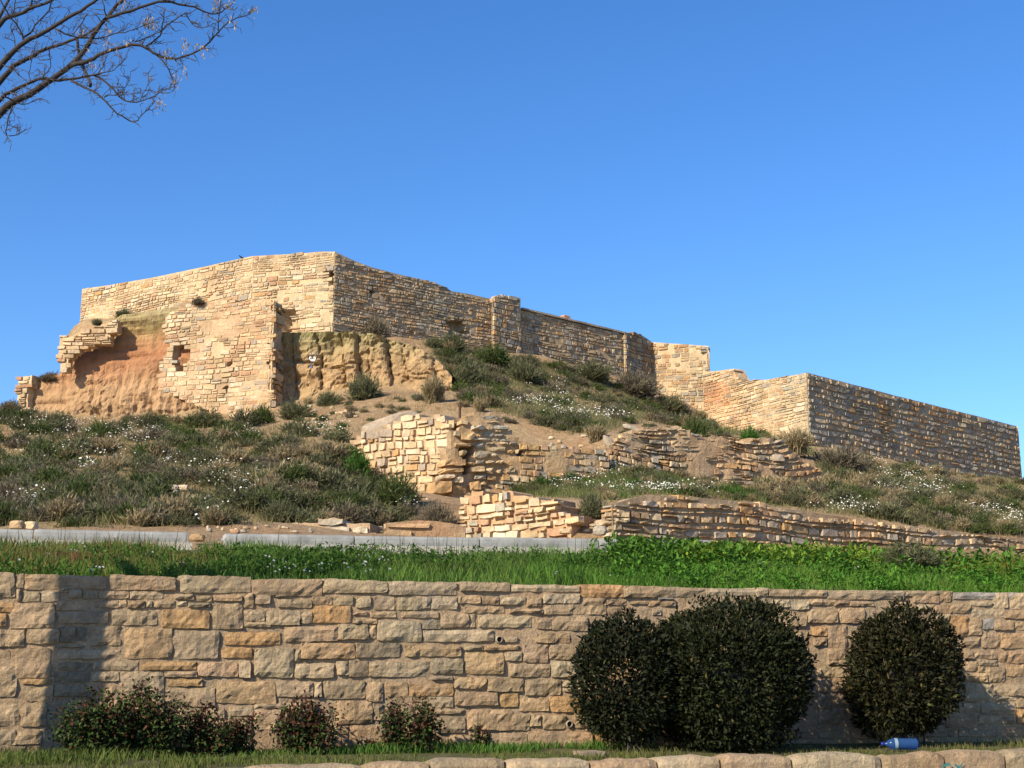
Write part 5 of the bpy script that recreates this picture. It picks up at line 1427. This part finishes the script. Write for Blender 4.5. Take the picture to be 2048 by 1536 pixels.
# scrap of white litter in the gap of the kerb
p = P(431, 1086, 24.0); mb = MB(); V = []
for i in range(6):
    for j in range(4):
        V.append(p + Vector((-.14 + i * .056, j * .04, .02 + .05 * mnoise.noise((i * .9, j * 1.1, 3)) + i * .012)))
mb.add(V, [(j + i * 4, j + i * 4 + 4, j + i * 4 + 5, j + i * 4 + 1) for i in range(5) for j in range(3)])
tag(mb.build("litter", M['paper']), "crumpled white scrap of litter in the gap between the kerbs", "litter")

# ------------------------------------------------------------------ blue bottle lying in the bed
mt, nt, b = new_mat("blue_plastic")
b.inputs["Base Color"].default_value = (0.06, 0.17, 0.46, 1); b.inputs["Roughness"].default_value = 0.12
b.inputs["Transmission Weight"].default_value = 0.75; b.inputs["IOR"].default_value = 1.2; b.inputs["Specular IOR Level"].default_value = 0.7
M['blue_plastic'] = mt
M['blue_cap'] = plain("dark_blue_cap", (0.015, 0.025, 0.22), 0.35, spec=.5)
M['bottle_label'] = plain("pale_bottle_label", (0.16, 0.22, 0.27), 0.5)
bp = P(1800, 1488, 16.9); bp.z = BED_Z + .02
root = empty("water_bottle", bp, "large translucent blue plastic bottle lying in the grass under the round bush", "bottle")
root.rotation_euler = (0, 0, 0)
def lathe_x(prf, c, seg=18):
    mb = MB(); V = []; Fc = []
    for (x, r) in prf:
        for k in range(seg):
            an = 2 * math.pi * k / seg
            V.append(c + Vector((x, math.cos(an) * r, math.sin(an) * r)))
    for i in range(len(prf) - 1):
        for k in range(seg): Fc.append((i * seg + k, i * seg + (k + 1) % seg, (i + 1) * seg + (k + 1) % seg, (i + 1) * seg + k))
    mb.add(V, Fc); return mb
cc = bp + Vector((-.22, 0, .068))
body = [(.035, .018), (.05, .020), (.07, .034), (.10, .054), (.13, .064), (.15, .067), (.20, .067)]
x = .20
for k in range(6): body += [(x + .008, .063), (x + .016, .067), (x + .032, .067)]; x += .034
body += [(x + .01, .064), (x + .022, .05), (x + .024, .0)]
lathe_x(body, cc).build("body", M['blue_plastic'], root, True)
lathe_x([(.0, 0), (.0, .019), (.004, .021), (.034, .021), (.036, .017)], cc).build("cap", M['blue_cap'], root, True)
lathe_x([(.148, .0685), (.185, .0685)], cc).build("label_band", M['bottle_label'], root, True)

# ------------------------------------------------------------------ grass of the planting bed
bank_veg("bed_grass", "short green grass of the planting bed at the foot of the retaining wall", [
    (-300, 2500, -2.5, -.02, 15000, .055, (.06, .10, .018), (.15, .15, .04), .009), (-300, 2500, -2.5, -.3, 3000, .045, (.16, .12, .06), (.10, .09, .035), .008), (-300, 560, -1.6, -.1, 4000, .14, (.06, .11, .02), (.13, .15, .04), .010), (560, 1250, -.7, -.05, 3500, .13, (.05, .12, .02), (.09, .17, .03), .012), (1250, 2300, -2.2, -.2, 3500, .10, (.08, .09, .03), (.15, .14, .05), .009)], 41)

# ------------------------------------------------------------------ clipped bushes in front of the wall
def bush(name, label, px, py, rx, ry, q, ryd, n, seed, ca, cb, pale=.03):
    """py, ry: centre and half height in the picture; q distance in front of the wall"""
    rs = np.random.default_rng(seed)
    pl = Shift(RW, -q); s_, z = pl.sz(px, py)
    c = Vector(pl.w(s_, z, 0)); sc = c.y / F
    Rx = rx * sc; Rz = ry * sc; Ry = ryd
    root = empty(name, (c.x, c.y, BED_Z), label, "bush")
    # stems
    mb = MB(); R = random.Random(seed)
    for k in range(9):
        a = R.uniform(0, 6.28); b = c + Vector((R.uniform(-.18, .18) * Rx * 2, R.uniform(-.1, .1), 0)); b.z = BED_Z - .05
        t = c + Vector((math.cos(a) * Rx * .7, math.sin(a) * Ry * .7, R.uniform(.0, .7) * Rz))
        m_ = b * .5 + t * .5 + Vector((R.uniform(-.05, .05), 0, -.08))
        tube(mb, [b, m_, t], [.016, .012, .005], 5)
    mb.build("stem", M['twig'], root)
    nb = NB()
    lob = rs.normal(size=(26, 3)); lob /= np.linalg.norm(lob, axis=1, keepdims=True); lr = rs.uniform(.84, 1.08, 26)
    d = rs.normal(size=(n, 3)); d /= np.linalg.norm(d, axis=1, keepdims=True)
    rr = (1 - rs.random(n) ** 2.2 * .55) * lr[np.argmax(d @ lob.T, 1)] * rs.uniform(.95, 1.05, n)
    db = np.sign(d) * np.abs(d) ** .82; db *= (.9 + .1 * np.abs(d).max(1, keepdims=True))
    C = np.array(c) + db * rr[:, None] * np.array([Rx, Ry, Rz])
    C[:, 2] = np.maximum(C[:, 2], BED_Z + .05 + .25 * np.abs(d[:, 0]) * rs.random(n))
    ax = d * .9 + rs.normal(0, .6, (n, 3)); ax[:, 2] += .35
    nr = d * .8 + rs.normal(0, .5, (n, 3)); nr[:, 2] += .5
    tn = tones(n, ca, cb, .35, rs)
    pm = rs.random(n) < pale
    tn[pm] = tones(int(pm.sum()), (.045, .06, .014), (.07, .04, .018), .3, rs)
    nb.add(*leaves(C, ax, nr, rs.uniform(.045, .085, n), rs.uniform(.022, .038, n), tn, .18))
    # leafy shoots that break the outline
    for _ in range(46):
        an = rs.uniform(0, 6.28); el = rs.uniform(-.3, 1.5)
        d0 = np.array([math.cos(an) * math.cos(el), math.sin(an) * math.cos(el), math.sin(el)])
        b0 = np.array(c) + d0 * np.array([Rx, Ry, Rz]) * .93
        if b0[2] < BED_Z + .1: continue
        dr = d0 * .6 + np.array([0, 0, .8]) + rs.normal(0, .2, 3); dr /= np.linalg.norm(dr)
        L = rs.uniform(.06, .17); m_ = 9
        f = np.linspace(.1, 1, m_)
        C2 = b0 + dr * L * f[:, None]
        ax2 = dr * .6 + rs.normal(0, .6, (m_, 3)); nr2 = rs.normal(0, .5, (m_, 3)) + np.array([0, -.3, .7])
        nb.add(*leaves(C2, ax2, nr2, rs.uniform(.06, .10, m_), rs.uniform(.024, .04, m_), tones(m_, ca, cb, .3, rs), .18))
    # pale upright shoots
    k = 60; i = rs.integers(0, n, k)
    b = C[i]; t = b + np.stack([rs.normal(0, .05, k), rs.normal(0, .05, k), rs.uniform(.1, .24, k)], 1)
    nb.add(*ribbons(b, t, np.full(k, .007), tones(k, (.07, .06, .035), (.04, .045, .02)), None, rs))
    link("foliage", nb.mesh("foliage", M['bush']), root)
DK = ((.007, .010, .004), (.015, .019, .007))
bush("clipped_bush", "smaller dark clipped bush merged into the left side of the large one", 1250, 1364, 100, 122, .85, .55, 10500, 51, *DK)
bush("clipped_bush", "largest dark round clipped bush in front of the retaining wall", 1457, 1352, 178, 142, 1.0, .88, 24000, 52, (.008, .012, .004), (.018, .022, .007))
bush("clipped_bush", "dark round clipped bush standing alone at the right", 1805, 1350, 110, 128, .75, .62, 15000, 53, (.010, .012, .004), (.022, .022, .008), .06)

# ------------------------------------------------------------------ small reddish shrubs in the bed
def rose(name, label, x0, x1, ytop, q, n, seed, red=.5, ybot=1508):
    rs = np.random.default_rng(seed); R = random.Random(seed)
    pl = Shift(RW, -q)
    s_, z = pl.sz((x0 + x1) / 2, ybot); c = Vector(pl.w(s_, BED_Z, 0)); sc = c.y / F
    W = (x1 - x0) * sc * .5; H = pl.sz((x0 + x1) / 2, ytop)[1] - BED_Z
    root = empty(name, c, label, "shrub")
    n = int(n * 2.6); ns_ = max(3, int(n / 110)); mb = MB(); tips = []
    for k in range(ns_):
        u = R.uniform(-1, 1)
        t = c + Vector((u * W * .92, R.uniform(-.6, .6) * W, H * R.uniform(.55, 1.0) * (1 - .25 * abs(u))))
        b = c + Vector((u * W * .35, R.uniform(-.05, .05), -.05))
        m_ = b * .5 + t * .5 + Vector((u * W * .2, 0, 0))
        tube(mb, [b, m_, t], [.009, .007, .003], 4); tips.append((b, m_, t))
    mb.build("stem", M['bark'], root)
    k = rs.integers(0, ns_, n); f = rs.uniform(.12, 1.04, n)
    B = np.array([[np.array(x_) for x_ in t] for t in tips])
    C = np.where((f < .5)[:, None], B[k, 0] * (1 - 2 * f[:, None]) + B[k, 1] * 2 * f[:, None], B[k, 1] * (2 - 2 * f[:, None]) + B[k, 2] * (2 * f[:, None] - 1))
    C = C + rs.normal(0, .05, (n, 3)) * np.array([1.0, 1.0, .7]) * min(1.2, W * 3 + .25)
    ax = rs.normal(0, .8, (n, 3)); ax[:, 2] += .2
    nr = rs.normal(0, .5, (n, 3)); nr[:, 2] += .8; nr[:, 1] -= .3
    hr = np.clip((C[:, 2] - BED_Z) / H, 0, 1)
    isr = rs.random(n) < (red * .3 + red * .9 * hr ** 1.3)
    tn = tones(n, (.018, .034, .008), (.036, .060, .013), .35, rs)
    tn[isr] = tones(int(isr.sum()), (.034, .013, .009), (.060, .024, .012), .35, rs)
    nb = NB(); nb.add(*leaves(C, ax, nr, rs.uniform(.035, .065, n), rs.uniform(.022, .038, n), tn, .15))
    link("foliage", nb.mesh("foliage", M['bush']), root)
rose("red_shrub", "green and reddish leafy shrub at the far left of the bed, under the trunk shadow", 108, 262, 1368, .55, 1500, 61, .35)
rose("red_shrub", "green and reddish leafy shrub right beside the one under the trunk shadow", 225, 366, 1366, .50, 1500, 62, .45)
rose("red_shrub", "low dark reddish shrub left of the thin spindly one", 366, 465, 1412, .50, 850, 63, .75)
rose("red_shrub", "thin spindly reddish shrub left of the two-peaked shrub", 468, 516, 1410, .45, 260, 64, .8)
rose("red_shrub", "dark red two-peaked shrub in the middle of the row", 556, 668, 1388, .55, 1150, 65, .8)
rose("red_shrub", "dark red and green shrub below the drain hole, rightmost of the larger ones", 766, 876, 1386, .50, 1050, 66, .65)
rose("red_shrub", "tiny reddish sprig beside the wall, right of all the red shrubs", 952, 976, 1442, .2, 110, 67, .7, 1495)
rose("red_shrub", "tiny dark red seedling between the two-peaked shrub and the next", 712, 746, 1480, .35, 60, 68, .9)

# ------------------------------------------------------------------ bare tree at the left
tb = RW.w(RW.sz(163, 1330)[0], 0, 0)
k_ = 3.05
TX, TY = tb[0] + sun_dir.x / math.cos(SUN_E) * k_, tb[1] + sun_dir.y / math.cos(SUN_E) * k_
troot = empty("bare_tree", (TX, TY, BED_Z), "bare grey tree reaching dark branches into the upper left, with dry seed pods", "tree")
mb = MB()
tube(mb, [(TX - .06, TY, BED_Z - .1), (TX - .05, TY, BED_Z + .5), (TX - .02, TY, 2.6), (TX, TY, 4.0), (TX + .02, TY, 5.2), (TX + .1, TY, 5.7)], [.24, .20, .172, .155, .145, .12], 12)
mb.build("trunk", M['bark'], troot, True)
BR = [  # picture polylines (zoomed photograph coordinates), width at start and end, depth shift
 ([(0,880),(120,790),(250,735),(350,670),(430,610),(560,510),(650,420),(720,300),(770,220),(840,140),(900,60),(970,0),(1030,-60),(1090,-150)], 50, 16, 0.0, 1),
 ([(560,515),(700,480),(820,415),(960,370),(1060,345),(1150,370),(1240,440),(1340,470),(1420,460),(1530,420),(1620,370),(1720,240),(1830,150),(1960,115),(2010,80)], 30, 5, 0.0, 0),
 ([(1150,365),(1250,310),(1285,220),(1370,160),(1440,110),(1500,100)], 14, 4, 0.05, 0),
 ([(840,140),(1000,95),(1150,40),(1290,5),(1380,20),(1470,50),(1560,60),(1640,110),(1720,110),(1800,60),(1850,0),(1880,-60)], 24, 4, -.2, 0),
 ([(0,770),(120,705),(240,645),(340,615),(430,630),(550,630),(700,600),(760,590),(880,690),(940,760),(1020,810),(1100,800),(1200,770),(1290,710),(1380,680)], 26, 4, -.5, 1),
 ([(560,640),(700,700),(800,760),(860,830),(900,880),(980,930),(1030,960),(1080,965),(1110,910),(1180,850),(1220,790)], 17, 4, -.5, 0),
 ([(700,600),(800,570),(880,565),(940,510),(1000,450)], 10, 3, -.4, 0),
 ([(0,650),(60,570),(110,510),(250,450),(330,390),(470,355),(560,320),(640,290),(740,240),(830,150)], 38, 12, .5, 1),
 ([(0,510),(70,440),(200,320),(330,270),(460,180),(580,120),(660,70),(760,0),(840,-70),(930,-160)], 40, 14, .2, 1),
 ([(0,170),(80,120),(160,115),(240,60),(330,35),(420,0),(520,-70),(640,-120)], 34, 14, .7, 1),
 ([(190,320),(185,290),(150,210),(60,110),(10,20),(-5,-60)], 15, 7, .2, 0),
 ([(190,290),(260,240),(280,190),(360,110),(400,60),(400,0),(430,-80)], 14, 6, .3, 0),
 ([(430,225),(550,285),(680,300),(780,310),(870,270),(950,260),(1050,240),(1130,200),(1240,170)], 14, 4, .1, 0),
 ([(610,310),(620,400),(650,520),(690,590),(715,640),(710,680)], 20, 21, .45, 0),
 ([(1240,440),(1310,500),(1340,580),(1370,640),(1378,690)], 11, 7, 0, 0),
 ([(1470,110),(1500,170),(1550,220),(1650,210),(1680,180)], 8, 4, -.1, 0),
 ([(100,815),(75,900),(55,980),(40,1060),(90,1075),(150,1060),(200,1015)], 11, 5, 0, 0),
 ([(55,980),(100,1000),(140,975)], 6, 3, 0, 0),
 ([(20,755),(80,780),(150,820),(210,830),(250,800),(320,775)], 13, 4, -.4, 0),
 ([(240,640),(225,600),(240,530),(260,430),(290,330)], 7, 4, -.4, 0),
 ([(100,510),(130,580),(210,640)], 8, 6, .4, 0),
 ([(340,610),(390,540),(400,490),(385,400),(400,370),(440,320)], 8, 4, -.4, 0),
 ([(120,370),(115,300),(80,230),(85,180)], 7, 4, .2, 0),
 ([(760,590),(810,540),(830,470),(850,430)], 8, 3, -.4, 0),
 ([(1100,800),(1120,740),(1160,690),(1170,570)], 6, 3, -.5, 0),
 ([(880,690),(960,690),(1010,680),(1030,560)], 6, 3, -.5, 0),
 ([(820,765),(880,745),(970,750),(1080,735)], 8, 4, -.5, 0),
 ([(1720,240),(1722,110),(1735,60),(1740,-20)], 8, 5, 0, 0),
 ([(1275,225),(1290,120),(1300,60)], 9, 5, 0, 0),
 ([(240,60),(250,20),(270,-40)], 14, 9, .7, 0), ([(100,110),(115,50),(125,0),(130,-50)], 8, 5, .7, 0),
 ([(840,140),(820,70),(810,0),(800,-60)], 10, 6, 0, 0), ([(690,110),(640,180),(600,240),(550,290)], 9, 5, .3, 0),
 ([(1060,330),(1200,285),(1280,235)], 8, 6, 0, 0),
]
R = random.Random(77)
twigs = MB(); BOBJ = []
def tp(x, y, Y): return P(x * .2539, y * .2539, Y)
def twig(x, y, Y, L, ang, w, depth=0):
    """a knobbly thin twig growing from a point of a branch"""
    pts_ = [tp(x, y, Y)]; rad = [w * .2539 * Y / F * .5]
    n_ = R.randint(3, 5)
    for k in range(n_):
        ang += R.uniform(-.45, .45)
        x += math.cos(ang) * L / n_; y -= math.sin(ang) * L / n_; Y += R.uniform(-.02, .02)
        pts_.append(tp(x, y, Y)); rad.append(max(.0016, w * (1 - .6 * (k + 1) / n_) * .2539 * Y / F * .5))
        if depth < 1 and R.random() < .55: twig(x, y, Y, L * R.uniform(.35, .65), ang + R.choice((-1, 1)) * R.uniform(.5, 1.0), w * .7, depth + 1)
    tube(twigs, pts_, rad, 4)
for (pl_, w0, w1, dY, main) in BR:
    Y0 = 13.0 + dY
    pts_ = []; rad = []
    n_ = len(pl_)
    if main:       # carry the limb back to the trunk
        f = tp(*pl_[0], Y0)
        zf = 4.6 + .28 * (f.z - 5.2)
        pts_ += [Vector((TX, TY, zf)), Vector(((TX * .5 + f.x * .5), (TY * .5 + f.y * .5), zf * .42 + f.z * .58 - .1))]
        rad += [w0 * 1.7 * .2539 * Y0 / F * .5, w0 * 1.3 * .2539 * Y0 / F * .5]
    for i, (x, y) in enumerate(pl_):
        u = i / (n_ - 1); Y = Y0 + .25 * math.sin(u * 3 + w0) * u
        pts_.append(tp(x, y, Y)); rad.append(max(.002, 1.28 * (w0 + (w1 - w0) * u ** .8) * .2539 * Y / F * .5))
    # smooth the polyline a little
    P2 = [pts_[0]]; R2 = [rad[0]]
    for i in range(len(pts_) - 1):
        a, b = pts_[i], pts_[i + 1]
        P2 += [a * .67 + b * .33 + Vector((R.uniform(-1, 1), R.uniform(-1, 1), R.uniform(-1, 1))) * .006, a * .33 + b * .67 + Vector((R.uniform(-1, 1), R.uniform(-1, 1), R.uniform(-1, 1))) * .006]
        R2 += [rad[i] * .67 + rad[i + 1] * .33, rad[i] * .33 + rad[i + 1] * .67]
    P2.append(pts_[-1]); R2.append(rad[-1])
    mb = MB(); tube(mb, P2, R2, 8 if w0 > 20 else 5); BOBJ.append((mb.build("branch", M['bark'], troot, True), P2))
    for i in range(n_ - 1):
        (xa, ya), (xb, yb) = pl_[i], pl_[i + 1]
        ln = math.hypot(xb - xa, yb - ya)
        for _ in range(max(1, int(ln / 26))):
            t = R.random(); x = xa + (xb - xa) * t; y = ya + (yb - ya) * t
            if x < -20: continue
            an = math.atan2(-(yb - ya), xb - xa) + R.choice((-1, 1)) * R.uniform(.4, 1.3)
            if math.sin(an) < -.3 and R.random() < .6: an = -an
            u = i / n_
            twig(x, y, Y0 + .25 * math.sin(u * 3 + w0) * u, R.uniform(30, 120), an, R.uniform(5.5, 9.5))
o = twigs.build("twigs", M['twig'], troot); o["kind"] = "stuff"
# more limbs above and to the left, outside the picture
mb = MB()
for (dx, dy, h) in ((-1.6, .6, 8.2), (-.6, 1.0, 9.0), (.5, 1.6, 8.6), (-2.2, 1.6, 7.2), (1.3, .8, 9.2)):
    a = Vector((TX, TY, 5.0)); e = Vector((TX + dx, TY + dy, h))
    tube(mb, [a, a * .55 + e * .45 + Vector((0, 0, -.25)), e * .8 + a * .2, e], [.075, .055, .03, .008], 6)
mb.build("crown_limbs", M['bark'], troot, True)
# hanging bunches of dry winged seeds
M['pod'] = plant_mat("dry_seed_pod", .35, .6, .2)
for (x, y, n_) in [(1150,165,26),(1190,175,20),(1240,185,14),(1310,400,14),(1450,315,14),(1475,355,12),(1560,350,12),(1612,402,10),(1452,560,12),(1380,632,24),(1258,800,30),(840,245,12),(858,345,12),(900,352,10),(1012,322,10),(712,490,6),(745,520,6),(1700,30,22),(1790,35,14),(1842,180,14),(1992,70,16),(962,40,8),(1012,40,8),(640,240,8),(1345,430,8),(690,395,6),(1180,590,8)]:
    Y = 12.95; c = tp(x, y, Y); rs = np.random.default_rng(int(x + y))
    C = np.array(c) + rs.normal(0, 1, (n_, 3)) * np.array([.028, .028, .034])
    ax = rs.normal(0, .35, (n_, 3)); ax[:, 2] -= 1
    nr = rs.normal(0, 1, (n_, 3))
    nb = NB(); nb.add(*leaves(C, ax, nr, rs.uniform(.035, .055, n_), rs.uniform(.010, .016, n_), tones(n_, (.27, .18, .075), (.36, .28, .17), .3, rs), .1))
    link("seed_cluster", nb.mesh("seed_cluster", M['pod']), min(BOBJ, key=lambda t: min((c - p_).length for p_ in t[1]))[0])     # hangs from the nearest branch
